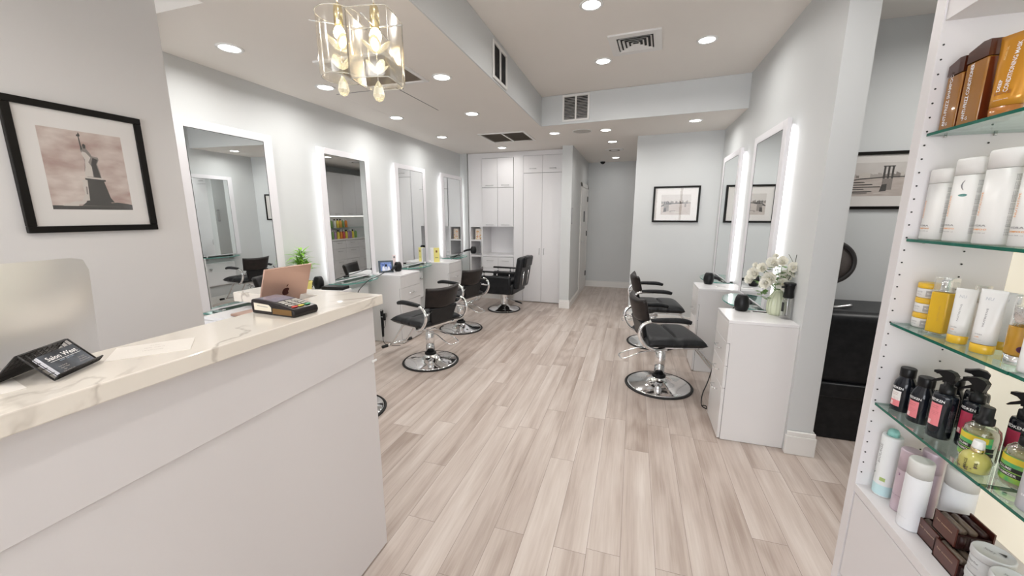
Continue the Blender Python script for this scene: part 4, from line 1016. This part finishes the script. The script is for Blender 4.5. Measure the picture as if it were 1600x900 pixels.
m = MB(); m.tube([(0, .14, 0), (0, .40, -.02), (0, .475, -.2), (0, .475, -1.16)], .018, CHROME, 10); m.lathe([(.10, -1.19), (.10, -1.175), (.03, -1.155)], CHROME, 30, (0, .475, 0)); m.build('stand', parent=t)

# ------------------------------------------------------------------ retail shelf unit
XU, XBK = .873, 1.165
t = thing('shelf_unit', 'tall white built-in retail shelf unit with lit back at the right edge', 'shelf unit', (1.0, 1.0, 0))
O = (1.0, 1.0, 0)
UN = mat('unit_white', (.72, .70, .71), .35)
bx('side_panel', UN, t, XU, XBK+.03, 1.655, 1.70, .002, ZH-.003, .001, O)
m = MB()
for xx in (.885, 1.043):
    z = .53
    while z < 2.05:
        m.cyl(.0028, 0, .0012, None, (0, 0), 8, Matrix.Translation((xx-1, .655-.0012, z)) @ Matrix.Rotation(PI/2, 4, 'X')); z += .0425
m.build('pin_holes', BLACKPRINT, t)
bx('bottom_board', UN, t, XU, XBK, -.9, 1.655, .445, .478, .001, O)
bx('top_cabinet', UN, t, XU+.005, XBK+.03, -.9, 1.655, 2.085, ZH-.003, .001, O)
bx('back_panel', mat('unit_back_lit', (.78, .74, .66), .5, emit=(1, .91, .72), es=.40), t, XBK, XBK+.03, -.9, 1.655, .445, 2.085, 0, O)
bx('carcass', UN, t, XU+.022, XBK+.03, -.9, 1.655, .07, .445, 0, O)
bx('kick_board', UN, t, XU+.06, XBK, -.9, 1.655, .002, .07, 0, O)
bx('reveal', GAP, t, XU+.018, XU+.0215, -.9, 1.65, .08, .44, 0, O)
y = 1.652
while y > -.85:
    bx('door', UN, t, XU+.002, XU+.018, y-.372, y-.003, .075, .440, .001, O); y -= .372
def gshelf(z, y0, y1, zoff=0, label=''):
    t = thing('glass_shelf', label, 'glass shelf', (1.02, (y0+y1)/2, z))
    a = (y1-y0)/2
    m = MB(); m.add([(-.135, -a, 0), (.142, -a, 0), (.142, a, 0), (-.135, a, 0), (-.135, -a, -.009), (.142, -a, -.009), (.142, a, -.009), (-.135, a, -.009)],
                    [(0, 1, 2, 3), (7, 6, 5, 4)], GLASS)
    m.build('pane', parent=t)
    m = MB(); m.add([(-.135, -a, 0), (-.135, a, 0), (-.135, a, -.009), (-.135, -a, -.009)], [(0, 1, 2, 3)], GEDGE); m.add([(-.135, a, 0), (.142, a, 0), (.142, a, -.009), (-.135, a, -.009)], [(0, 1, 2, 3)], GEDGE); m.add([(-.135, -a, 0), (.142, -a, 0), (.142, -a, -.009), (-.135, -a, -.009)], [(0, 1, 2, 3)], GEDGE)
    m.build('green_edge', parent=t)
    for yy in (-a+.012, a-.006):
        for xx in (-.09, .03): MB().cyl(.004, -.016, -.009, STEEL, (xx, yy), 8).build('shelf_pin', parent=t)
    return t
ZS = [1.756, 1.419, 1.125, .819]
wh = ['top glass shelf with the brown bottles', 'second glass shelf, with the tall white bottles', 'third glass shelf, with the yellow bottles', 'lowest glass shelf, with the black bottles']
for z, s_ in zip(ZS, wh):
    gshelf(z, 1.197, 1.652, 0, s_ + ', far pane'); gshelf(z+.001, -.2, 1.193, 0, s_ + ', near pane')

# ---- products. Local front is -Y; each is turned to face the room (-X)
RZ = -PI/2
FR = -PI/2   # front direction angle
RC = RZ+.5
def prod(name, label, x, y, z, cat='bottle', rz=None, group=None):
    rz = RC if rz is None else rz
    return thing(name, label, cat, (x, y, z), rz, group)
def oval_bottle(t, w_, d_, h_, cap_h, body, cap, sh=.012, square=3.2):
    n = 32
    def ring(s_, z):
        V = []
        for k in range(n):
            a = 2*PI*k/n; c_, s2 = math.cos(a), math.sin(a); e = 2/square
            V.append((math.copysign(abs(c_)**e, c_)*w_/2*s_, math.copysign(abs(s2)**e, s2)*d_/2*s_, z))
        return V
    def stack(name, L_, mm):
        m = MB(); V = []; F = []
        for s_, z in L_: V += ring(s_, z)
        for i in range(len(L_)-1):
            for k in range(n): F.append((i*n+k, i*n+(k+1) % n, (i+1)*n+(k+1) % n, (i+1)*n+k))
        F.append(tuple(range(n))); F.append(tuple((len(L_)-1)*n+k for k in range(n)))
        m.add(V, F, mm, True); 
        for f in m.b.faces:
            if len(f.verts) > 4: f.smooth = False
        return m.build(name, parent=t)
    stack('body', [(.95, 0), (1, .004), (1, h_-cap_h)], body)
    stack('cap', [(1.0, h_-cap_h+.001), (1.0, h_-.006), (.96, h_-.001), (.9, h_)], cap)
AMB = mat('amber_plastic', (.36, .145, .012), .22, trans=.15, coat=.5); AMBC = mat('amber_cap', (.06, .014, .006), .2, coat=.5)
AMBS = mat('amber_side', (.10, .018, .005), .2, coat=.4)
# top shelf: two squarish brown bottles and an upside-down tube
def amber(label, y, txt, h_=.205, w_=.075):
    t = prod('conditioner_bottle', label, .935, y, ZS[0]+.001, rz=RZ)
    m = MB(); m.box(-w_/2, w_/2, -.03, .045, 0, h_-.045, AMB, .004, 2); m.box(w_/2-.0005, w_/2+.0006, -.026, .042, .004, h_-.048, AMBS); m.build('body', parent=t)
    m = MB(); m.prism([(-w_/2, h_-.044), (w_/2, h_-.044), (w_/2, h_-.002), (w_/2*.3, h_), (-w_/2, h_-.014)], -.031, .046, 'y', AMBC); m.build('cap', parent=t)
    m = MB(); put_text(m, txt, .017, .150, flat_map(-.0307, -w_*.16, h_*.43), WHITEINK, True); put_text(m, 'I  G', .012, None, flat_map(-.0307, -w_*.05, .018), WHITEINK); m.build('label_print', parent=t)
amber('amber bottle reading ANTI-FRIZZ SHAMPOO, leftmost on the top glass shelf', 1.612, 'ANTI-FRIZZ SHAMPOO', .205, .062)
amber('amber bottle reading ANTI-FRIZZ CONDITIONER, between the other two top shelf items', 1.535, 'ANTI-FRIZZ CONDITIONER', .218, .074)
TUBE = mat('tube_orange', (.62, .27, .015), .2, .25, coat=.6)
t = prod('mask_tube', 'shiny orange tube reading DEEP CONDITIONING MASK on the top glass shelf', .935, 1.452, ZS[0]+.001, 'tube', RZ+.35)
m = MB(); V = []; n = 24
for z, a_, b_ in ((.028, .034, .022), (.05, .035, .021), (.12, .038, .014), (.195, .041, .004), (.212, .042, .0015)):
    for k in range(n): an = 2*PI*k/n; V.append((a_*math.cos(an), b_*math.sin(an), z))
F = [(i*n+k, i*n+(k+1) % n, (i+1)*n+(k+1) % n, (i+1)*n+k) for i in range(4) for k in range(n)]+[tuple(range(n)), tuple(4*n+k for k in range(n))]
m.add(V, F, TUBE, True); m.build('body', parent=t); MB().lathe([(.031, 0), (.033, .003), (.034, .027)], mat('tube_cap', (.45, .17, .03), .25, coat=.5), 24, sy=.66).build('cap', parent=t)
def lerp_prof(pr, z):
    for (z0, a0, b0), (z1, a1, b1) in zip(pr, pr[1:]):
        if z <= z1: k = max(0, (z-z0)/(z1-z0)); return a0+(a1-a0)*k, b0+(b1-b0)*k
    return pr[-1][1:]
def prof_map(pr, u0, z0):
    def g(u, v):
        a, b_ = lerp_prof(pr, z0+v); x = u0+u
        return (x, -(b_*math.sqrt(max(.04, 1-(x/a)**2))+.0009), z0+v)
    return g
def tubef(u0, z0): return prof_map(((.028, .034, .022), (.05, .035, .021), (.12, .038, .014), (.195, .041, .004), (.212, .042, .0015)), u0, z0)
m = MB(); put_text(m, 'CONDITIONING MASK', .013, .125, tubef(.006, .125), WHITEINK, True); put_text(m, 'DEEP', .012, .03, tubef(-.010, .082), WHITEINK, True); put_text(m, 'LUXE', .012, .035, tubef(.0, .062), mat('tube_print_dark', (.25, .08, .02), .5)); put_text(m, 'moisture rich', .004, .03, tubef(.0, .045), WHITEINK, bold=False); put_text(m, 'ARGAN OIL', .007, .035, tubef(-.018, .165), mat('tube_print_gold', (.8, .55, .2), .4), True); m.build('label_print', parent=t)
# second shelf: tall white bottles
WB = mat('bottle_white', (.80, .80, .79), .3); WBC = mat('cap_white', (.84, .84, .83), .3)
def whitebottle(label, x, y, s_=1.0, mark=False, rz=RZ):
    t = prod('shampoo_bottle', label, x, y, ZS[1]+.001, rz=rz+.12)
    w_, d_, h_ = .084*s_, .05*s_, .240*s_
    oval_bottle(t, w_, d_, h_, .048*s_, WB, WBC, square=2.6)
    def f(u0, z0):
        def g(u, v):
            a = FR+(u0+u)/(w_*.36); c_, s2 = math.cos(a), math.sin(a); e = 2/2.6
            return (math.copysign(abs(c_)**e, c_)*(w_/2+.0007), math.copysign(abs(s2)**e, s2)*(d_/2+.0007), z0+v)
        return g
    m = MB(); put_text(m, 'NUTRITIVE', .009, .060*s_, f(-w_*.17, .105*s_), ORANGEPRINT, True, False)
    put_text(m, 'HYDRA', .007, .022, f(-w_*.10, .048*s_), GREYPRINT); put_text(m, 'SHAMPOO', .006, .026, f(-w_*.10, .038*s_), ORANGEPRINT); put_text(m, 'daily care 300 ml', .0035, .024, f(-w_*.10, .029*s_), GREYPRINT, bold=False)
    for k in range(7):
        put_text(m, 'aqua glycerin sodium parfum citric acid', .0036, .15*s_, f(w_*.42+k*.0030*s_, .10*s_), GREYPRINT, True, False)
    if mark:
        put_text(m, '(', .03, .006, f(.004, .165*s_), GREYPRINT, bold=False)
        pts = [(.008*math.cos(a), .004*math.sin(a)) for a in [k*PI/8 for k in range(16)]]; m.add([f(.008, .135*s_)(*p) for p in pts], [tuple(range(16))], mat('teal_ink', (.15, .35, .32), .5))
    m.build('label_print', parent=t); return t
whitebottle('white oval shampoo bottle, leftmost on the second glass shelf', .930, 1.613, .92)
whitebottle('white oval shampoo bottle with a small green sticker on the second shelf', .930, 1.505, 1.0, True)
whitebottle('tall white oval shampoo bottle on the second shelf, right of the green-stickered one', .930, 1.392, 1.035)
whitebottle('white oval shampoo bottle on the second shelf, cut by the right photo edge', .930, 1.285, .98)
whitebottle('white shampoo bottle in the rear row of the second shelf, behind the stickered one', 1.02, 1.52, 1.0)
whitebottle('white shampoo bottle in the rear row of the second shelf, farthest right', 1.02, 1.40, 1.04)
# third shelf
YEL = mat('jar_yellow', (.80, .50, .03), .3, coat=.3); YELL = mat('bottle_yellow', (.75, .46, .02), .15, trans=.1, coat=.5)
def jar(label, z):
    t = prod('mask_jar', label, .952, 1.613, z, 'jar', None, 'stacked yellow-lidded jars')
    MB().lathe([(.026, 0), (.029, .003), (.0295, .030), (.028, .032)], WB, 32).build('pot', parent=t)
    MB().lathe([(.0295, .0325), (.030, .034), (.030, .047), (.027, .050)], YEL, 32).build('lid', parent=t)
    m = MB(); arc_patch(m, .0295, FR+.65, .022, .006, .026, mat('label_grey', (.45, .45, .46), .5)); put_text(m, 'MASK', .005, .014, arc_map(.0295, FR+.65, .016, .0009), WHITEINK); put_text(m, 'NUTRI', .0055, .016, arc_map(.0295, FR-.3, .020, .0008), GREYPRINT, bold=False); put_text(m, 'hair mask', .0035, .014, arc_map(.0295, FR-.3, .012, .0008), GREYPRINT, bold=False); m.build('label', parent=t)
for i, s_ in enumerate(('bottom', 'middle', 'top')): jar('small white jar with yellow lid, %s of the stack of three' % s_, ZS[2]+.001+i*.0505)
PUMPG = thin_glass('cap_clear', (.93, .93, .93), (1, 1, 1), .5)
t = prod('serum_bottle', 'yellow square pump bottle with chrome collar beside the jar stack', .940, 1.527, ZS[2]+.001)
MB().box(-.022, .022, -.020, .020, .006, .135, YELL, .003, 2).build('body', parent=t)
MB().box(-.024, .024, -.022, .022, 0, .006, PUMPG, .001, 1).build('glass_foot', parent=t)
MB().lathe([(.014, .135), (.014, .142), (.012, .143), (.012, .172), (.011, .174)], CHROME, 20).build('pump', parent=t)
MB().box(-.021, .021, -.019, .019, .136, .182, PUMPG, .002, 1).build('clear_cap', parent=t)
m = MB(); put_text(m, 'NUTRI OIL', .006, .05, flat_map(-.0206, .006, .07), mat('gold_ink', (.5, .3, .02), .5), True, False); m.build('label_print', parent=t)
def ctube(label, x, y, s_=1, rz=RZ, tilt=0):
    t = prod('conditioner_tube', label, x, y, ZS[2]+.001, 'tube', RZ+.65)
    MB().lathe([(.020*s_, 0), (.022*s_, .002), (.0225*s_, .024), (.021*s_, .025)], YEL, 28, sy=.8).build('cap', parent=t)
    m = MB(); V = []; n = 24
    for z, a_, b_ in ((.0255, .0225, .018), (.06, .0225, .0165), (.12, .023, .009), (.158, .0235, .002), (.166, .0235, .001)):
        for k in range(n): an = 2*PI*k/n; V.append((a_*s_*math.cos(an), b_*s_*math.sin(an), z*s_))
    m.add(V, [(i*n+k, i*n+(k+1) % n, (i+1)*n+(k+1) % n, (i+1)*n+k) for i in range(4) for k in range(n)]+[tuple(range(n)), tuple(4*n+k for k in range(n))], WB, True); m.build('body', parent=t)
    f = lambda u0, z0: prof_map([(z*s_, a_*s_, b_*s_) for z, a_, b_ in ((.0255, .0225, .018), (.06, .0225, .0165), (.12, .023, .009), (.158, .0235, .002), (.166, .0235, .001))], u0, z0)
    m = MB(); put_text(m, 'NUTRITIVE', .005, .05, f(-.002, .095*s_), GREYPRINT, True, False); put_text(m, 'HYDRA', .004, .014, f(-.006, .05*s_), GREYPRINT); put_text(m, 'milk', .004, .009, f(-.008, .043*s_), ORANGEPRINT); put_text(m, 'leave-in care', .003, .016, f(-.006, .036*s_), GREYPRINT, bold=False); put_text(m, 'NU', .012, .014, f(-.004, .142*s_), mat('silver_ink', (.5, .52, .56), .4), bold=False); m.build('label_print', parent=t)
ctube('white tube with yellow cap on the third shelf, right of the yellow pump bottle', .930, 1.432, .98)
ctube('white tube with yellow cap on the third shelf, before the amber chrome bottle', .930, 1.345, 1.06)
ctube('white tube with orange-yellow cap in the second row of the third shelf', 1.00, 1.40, .98)
t = prod('oil_bottle', 'amber oil bottle with tall chrome collar and purple dot on the third shelf', .945, 1.262, ZS[2]+.001)
MB().lathe([(.023, 0), (.0245, .002), (.0245, .026)], CHROME, 30).build('foot_ring', parent=t)
MB().lathe([(.0255, .026), (.0265, .03), (.0265, .098), (.0255, .10)], mat('oil_amber', (.68, .36, .03), .1, trans=.35, coat=.6), 30).build('body', parent=t)
MB().lathe([(.0235, .10), (.0235, .148), (.022, .150)], CHROME, 30).build('collar', parent=t)
MB().lathe([(.026, .101), (.026, .17), (.024, .176), (.010, .178)], PUMPG, 30).build('clear_cap', parent=t)
m = MB(); f = arc_map(.0265, FR+.55, .044, .0006); m.add([f(.009*math.cos(a), .0085*math.sin(a)) for a in [k*PI/9 for k in range(18)]], [tuple(range(18))], mat('purple_dot', (.07, .012, .05), .4)); put_text(m, 'ELIXIR', .006, .034, arc_map(.0265, FR-.6, .07, .0006), MATS['gold_ink'], True, False); m.build('label_print', parent=t)
t = prod('white_tube', 'white bottle with fine print at the right photo edge of the third shelf', .93, 1.192, ZS[2]+.001); oval_bottle(t, .055, .04, .16, .03, WB, WBC)
# rear row of clear-capped pumps on the third shelf
pr = None
for i, (x, y, h_, s_) in enumerate(((1.01, 1.50, .165, 'farthest left in the rear row'), (1.04, 1.32, .175, 'behind the second white tube'), (1.06, 1.24, .18, 'behind the amber oil bottle'))):
    t = prod('mist_bottle', 'clear capped mist bottle on the third shelf, ' + s_, x, y, ZS[2]+.001)
    MB().lathe([(.018, 0), (.019, .003), (.019, h_-.06), (.012, h_-.05)], mat('mist_body', (.80, .76, .74), .3), 24).build('body', parent=t)
    MB().lathe([(.010, h_-.05), (.010, h_-.025), (.007, h_-.02)], WHITE, 16).build('pump', parent=t)
    MB().lathe([(.017, h_-.048), (.017, h_-.002), (.015, h_)], PUMPG, 24).build('clear_cap', parent=t)
# fourth shelf: dark bottles
NAVY = mat('navy_gloss', (.008, .010, .016), .16, coat=.25, spec=.4); PINK = mat('label_pink', (.80, .24, .27), .5); PINKD = mat('label_crimson', (.50, .04, .10), .4); LW = mat('label_white', (.82, .80, .78), .5)
def arcrect(mb, R, u0, w_, z0, z1, mm, off): arc_patch(mb, R, FR+u0/R, w_, z0, z1, mm, off, 8)
def redken(label, x, y, kind, z=ZS[3]+.001, labelc='pink', rz=None, s_=1.12):
    rz = RC if rz is None else rz
    t = prod('hair_care_bottle', label, x, y, z, 'bottle', rz)
    if kind == 'cap':
        R = .0275*s_
        MB().lathe([(R*.95, 0), (R, .004), (R, .088), (R*.9, .104), (R*.62, .122), (R*.6, .126)], NAVY, 36).build('body', parent=t)
        MB().lathe([(R*.66, .124), (R*.68, .126), (R*.68, .153), (R*.62, .156)], BLK, 30).build('cap', parent=t)
        zt_ = .088
    else:
        R = .0235*s_
        MB().lathe([(R*.96, 0), (R, .004), (R, .132), (R*.93, .141), (R*.6, .143)], NAVY, 36).build('body', parent=t)
        m = MB(); m.lathe([(R*.62, .143), (R*.64, .146), (R*.62, .166), (R*.4, .168), (R*.38, .18)], BLK, 24)
        m.prism([(-.012, .176), (.010, .176), (.014, .190), (.016, .203), (.008, .212), (-.008, .215), (-.026, .208), (-.036, .206), (-.036, .199), (-.022, .197), (-.013, .19)], -.009, .009, 'y', BLK)
        m.prism([(-.014, .192), (-.020, .186), (-.034, .176), (-.042, .166), (-.038, .165), (-.026, .172), (-.014, .179), (-.008, .182)], -.005, .005, 'y', BLK); m.build('trigger_head', parent=t)
        zt_ = .125
    m = MB()
    put_text(m, 'REDKEN', .0115, .036, arc_map(R, FR-.15, zt_-.004, .0006), WHITEINK)
    mm = {'pink': PINK, 'crimson': PINKD, 'white': LW}[labelc]
    arc_patch(m, R, FR-.15, .029, .018 if kind == 'cap' else .04, zt_-.014, mm, .0005)
    if labelc == 'white': arc_patch(m, R, FR-.15, .029, .018, .040, PINK, .0007)
    zc = zt_-.022
    put_text(m, 'acidic bonding', .004, .020, arc_map(R, FR-.15-.1, zc, .0009), mat('label_ink', (.30, .07, .09), .5), bold=False)
    put_text(m, 'concentrate', .004, .018, arc_map(R, FR-.15-.1, zc-.006, .0009), MATS['label_ink'], bold=False)
    for k in range(3): put_text(m, ('strength repair', 'for damaged hair', 'pH 4.5')[k], .0028, (.018, .018, .008)[k], arc_map(R, FR-.1, zc-.018-k*.005, .0009), MATS['label_ink'], bold=False)
    arc_patch(m, R, FR-.15-.009/R, .009, .020 if kind == 'cap' else .042, .034 if kind == 'cap' else .056, mat('label_blush', (.85, .60, .60), .5), .0008)
    for k in range(5): put_text(m, 'water cetearyl alcohol citric acid fragrance', .0028, .07, arc_map(R, FR+1.0+k*.11, .062, .0007), GREYPRINT, True, False)
    m.build('label', parent=t); return t
redken('black bottle with white and pink REDKEN label, leftmost on the lowest glass shelf', .940, 1.612, 'cap', labelc='white')
redken('black bottle with pink REDKEN label and round cap, second on the lowest glass shelf', .945, 1.532, 'cap')
redken('black round-capped bottle behind the pink-labelled one, on the lowest glass shelf', 1.025, 1.545, 'cap')
redken('black trigger spray with bright pink REDKEN label, front of the lowest glass shelf', .942, 1.440, 'spray', s_=1.2)
redken('black trigger spray with crimson label just right of the pink-labelled spray', .985, 1.398, 'spray', labelc='crimson')
redken('black trigger spray with crimson label behind the green bottles', 1.028, 1.308, 'spray', labelc='crimson', rz=RC-.1)
redken('black trigger spray in the rear row, half hidden by the front pink-labelled one', 1.04, 1.48, 'spray', labelc='crimson', rz=RC+.5)
# green bottles
CLR = thin_glass('bottle_olive_glass', (.90, .90, .82), (1, 1, 1), .55); GREENL = noisy('label_green_swirl', (.03, .42, .20), (.45, .62, .05), 45, .35, detail=1)
def green(label, x, y, rz=RC):
    t = prod('volumizer_bottle', label, x, y, ZS[3]+.001, 'bottle', rz)
    R = .036; P_ = [(R*.85, 0), (R*.97, .004), (R, .012), (R, .082), (R*.92, .098), (R*.65, .110), (R*.4, .114)]
    MB().lathe(P_, CLR, 36).build('body', parent=t)
    MB().lathe([(r_*.93, z+.003) for r_, z in P_[:4]]+[(R*.9, .09), (.004, .091)], mat('gel_olive', (.52, .48, .25), .2, trans=.4), 32).build('gel', parent=t)
    MB().lathe([(R*.5, .112), (R*.52, .115), (R*.5, .130), (R*.38, .132), (R*.38, .160), (R*.34, .162)], BLK, 24).build('cap', parent=t)
    m = MB(); arc_patch(m, R, FR-.1, .085, .016, .084, GREENL, .0006, 16)
    for k in range(7): arc_patch(m, R, FR-.9+k*.27, .010, .066, .082, mat('label_yellow', (.75, .58, .05), .4), .0009, 3)
    arc_patch(m, R, FR-.0, .088, .044, .055, BLACKPRINT, .0009, 16); arc_patch(m, R, FR+.05, .088, .030, .041, BLACKPRINT, .0009, 16)
    put_text(m, 'VOLUME', .0085, .034, arc_map(R, FR-.55, .0495, .0013), WHITEINK); put_text(m, 'MAXIMIZER', .0085, .044, arc_map(R, FR-.4, .0355, .0013), WHITEINK)
    m.build('label', parent=t)
green('clear bottle with green label reading VOLUME MAXIMIZER, left one of two', .955, 1.318)
green('clear bottle with green label reading VOLUME MAXIMIZER, right one at the photo edge', .972, 1.212)
t = prod('oil_flask', 'small yellow flask of MIRACLE OIL with white dropper top, before the green bottles', .925, 1.243-.002, ZS[3]+.002, 'bottle', RC)
t.location = (.914, 1.262, ZS[3]+.001)
MB().lathe([(.026, 0), (.029, .003), (.030, .033), (.024, .046), (.012, .054)], mat('oil_yellow', (.62, .58, .16), .12, trans=.25, coat=.5), 20).build('body', parent=t)
MB().lathe([(.012, .053), (.013, .055), (.013, .064)], GOLD, 20).build('collar', parent=t)
MB().lathe([(.0115, .064), (.0125, .066), (.011, .084), (.010, .086)], WHITE, 20).build('cap', parent=t)
m = MB(); put_text(m, 'MIRACLE', .008, .028, arc_map(.0310, FR-.05, .024, .0006), BLACKPRINT, True); put_text(m, 'OIL', .008, .012, arc_map(.0310, FR+.55, .028, .0006), BLACKPRINT, True)
random.seed(8)
for k in range(14):
    f = arc_map(.0305, FR+random.uniform(-1.2, 1.3), random.uniform(.005, .02), .0006); r_ = random.uniform(.002, .0045); m.add([f(r_*math.cos(a), r_*math.sin(a)*.7) for a in [j*PI/3 for j in range(6)]], [tuple(range(6))], random.choice([mat('flask_leaf', (.12, .09, .05), .5), mat('flask_leaf2', (.35, .35, .05), .5)]))
m.build('label_print', parent=t)
t = prod('grey_tube', 'pale grey cylinder at the right photo edge of the lowest glass shelf', .925, 1.108, ZS[3]+.001, 'can'); MB().lathe([(.026, 0), (.028, .003), (.028, .12), (.025, .124)], mat('can_grey', (.50, .50, .54), .35), 28).build('body', parent=t); m = MB(); put_text(m, 'SHAPE', .007, .03, arc_map(.028, FR, .04), WHITEINK); m.build('label_print', parent=t)
# bottom board
ZB = .479
def can(label, x, y, R, h_, body, cap, caph, txts=(), domed=False, name='spray_can'):
    t = prod(name, label, x, y, ZB, 'spray can')
    MB().lathe([(R*.96, 0), (R, .004), (R, h_-caph-.006), (R*.94, h_-caph)], body, 36).build('body', parent=t)
    P_ = [(R*.6, h_-caph), (R*.55, h_-caph*.4), (R*.4, h_-caph*.1), (R*.1, h_)] if domed else [(R*.99, h_-caph), (R*.99, h_-.006), (R*.93, h_-.001), (R*.85, h_)]
    MB().lathe(P_, cap, 30).build('cap', parent=t)
    if txts:
        m = MB()
        for fnc in txts: fnc(m, R)
        m.build('label_print', parent=t)
    return t
LAV = mat('can_lavender', (.60, .49, .56), .35, .2); BODW = mat('can_white', (.76, .77, .80), .35)
BIO = noisy('can_white_teal', (.80, .82, .83), (.78, .82, .83), 3, .35)
TEAL = mat('cap_teal', (.25, .52, .48), .35)
can('white spray can with pale teal cap, leftmost on the white bottom board', .936, 1.615, .029, .262, BIO, TEAL, .026,
    (lambda m, R: put_text(m, 'BIOLAGE', .013, .075, arc_map(R, FR-.35, .165), GREYPRINT, True, False),
     lambda m, R: put_text(m, 'volume', .008, .03, arc_map(R, FR-.7, .185), GREYPRINT, True, False),
     lambda m, R: arc_patch(m, R, FR+.35, .016, .062, .076, mat('leaf_badge', (.42, .55, .20), .5), .0007, 6),
     lambda m, R: arc_patch(m, R, FR, .12, .005, .045, mat('band_aqua', (.55, .76, .80), .4), .0005, 14),
     lambda m, R: [m.add([arc_map(R, FR-.75+random.uniform(-.3, .2), .075+.008*k, .0008)(random.uniform(-.008, .008), q) for q in (0, .008, .012)], [(0, 1, 2)], mat('palm_ink', (.08, .16, .14), .5)) for k in range(6)]), True)
can('slim lavender spray can beside the teal-capped one on the bottom board', .948, 1.536, .026, .232, LAV, LAV, .075,
    (lambda m, R: put_text(m, 'style + protect', .006, .034, arc_map(R, FR-.2, .06), mat('plum_ink', (.22, .10, .2), .5), bold=False), lambda m, R: put_text(m, '3', .012, .006, arc_map(R, FR-.2, .14), MATS['plum_ink'])))
can('large plain white cylinder with pale grey cap, front of the bottom board', .928, 1.452, .031, .245, BODW, mat('cap_pale_grey', (.66, .66, .64), .35), .055,
    (lambda m, R: put_text(m, 'dry shampoo 250 ml', .0045, .04, arc_map(R, FR-.4, .04), mat('pale_ink', (.55, .57, .62), .5), bold=False),), name='cylinder_bottle')
can('lavender spray can standing behind the large white cylinder', 1.012, 1.542, .028, .236, LAV, LAV, .075)
can('plain white cylinder in the rear of the bottom board, behind the dark boxes', 1.035, 1.452, .038, .235, BODW, MATS['cap_pale_grey'], .06, name='cylinder_bottle')
# brown boxes of vials
BR = mat('box_maroon', (.075, .018, .012), .3, coat=.3); BRD = mat('box_maroon_dark', (.028, .008, .007), .35); BRP = mat('box_print', (.62, .45, .30), .5); VIAL = mat('vial_tip', (.14, .105, .08), .3)
def vialbox(label, x, y, z, rz=RZ):
    t = prod('vial_box', label, x, y, z, 'box', rz, 'maroon vial boxes')
    a, d_, h_ = .043, .085, .062
    m = MB(); m.box(-a, a, 0, .004, 0, h_, BR); m.box(-a, a, d_-.004, d_, 0, h_+.004, BR); m.box(-a, -a+.003, 0, d_, 0, h_-.004, BRD); m.box(-a, a, 0, d_, 0, .004, BRD); m.build('carton', parent=t)
    m = MB(); m.box(-a+.004, a-.001, .006, d_-.006, .004, h_-.018, BRD); m.build('tray', parent=t)
    m = MB()
    for i in range(3):
        yy = .018+i*.024; m.rod((-a+.008, yy, h_-.010), (a-.006, yy, h_-.010), .0095, VIAL if i < 2 else BRD, 10); m.rod((a-.004, yy, .008), (a-.004, yy, h_-.022), .009, BRD, 10)
    m.build('vials', parent=t)
    m = MB(); put_text(m, 'hair treatment', .0075, .060, flat_map(-.0004, 0, h_*.62), BRP, bold=False); m.build('label_print', parent=t)
vialbox('maroon box of vials, lower left of the three on the bottom board', .935, 1.386, ZB)
vialbox('maroon box of vials, lower right of the three on the bottom board', .925, 1.296, ZB)
vialbox('maroon box of vials stacked on top of the other two', .938, 1.338, ZB+.067)
# white tubs
TUBW = mat('tub_white', (.56, .57, .58), .35)
def tub(label, x, y, z):
    t = prod('hair_mask_tub', label, x, y, z, 'tub', None, 'round white tubs')
    R = .040
    MB().lathe([(R*.93, 0), (R*.95, .004), (R*.95, .050)], TUBW, 40).build('pot', parent=t)
    MB().lathe([(R*.99, .050), (R, .052), (R, .066), (R*.96, .070), (R*.90, .0705), (R*.88, .069), (.001, .069)], TUBW, 40).build('lid', parent=t)
    m = MB(); put_text(m, 'Hairfix', .010, .030, arc_map(R*.95, FR-.5, .034), GREYPRINT, bold=False); put_text(m, 'bleaching powder', .0045, .034, arc_map(R*.95, FR-.5, .022), GREYPRINT, bold=False); arc_patch(m, R*.95, FR+.75, .016, .010, .044, GREYPRINT, .0006, 5)
    put_text(m, 'SOFT', .011, .022, lambda u, v: (u-.006, v-.004, .0707+.0), GREYPRINT)
    m.add([(.002, .010, .0708), (.018, .008, .0708), (.014, .020, .0708)], [(0, 1, 2)], BLACKPRINT); m.build('label_print', parent=t)
tub('round white tub, lower of the left pair near the maroon boxes', .958, 1.208, ZB); tub('round white tub, upper of the left pair near the maroon boxes', .958, 1.208, ZB+.0712)
tub('round white tub, lower of the right pair at the photo corner', .940, 1.122, ZB-.0); tub('round white tub, upper of the right pair at the photo corner', .940, 1.122, ZB+.0712)
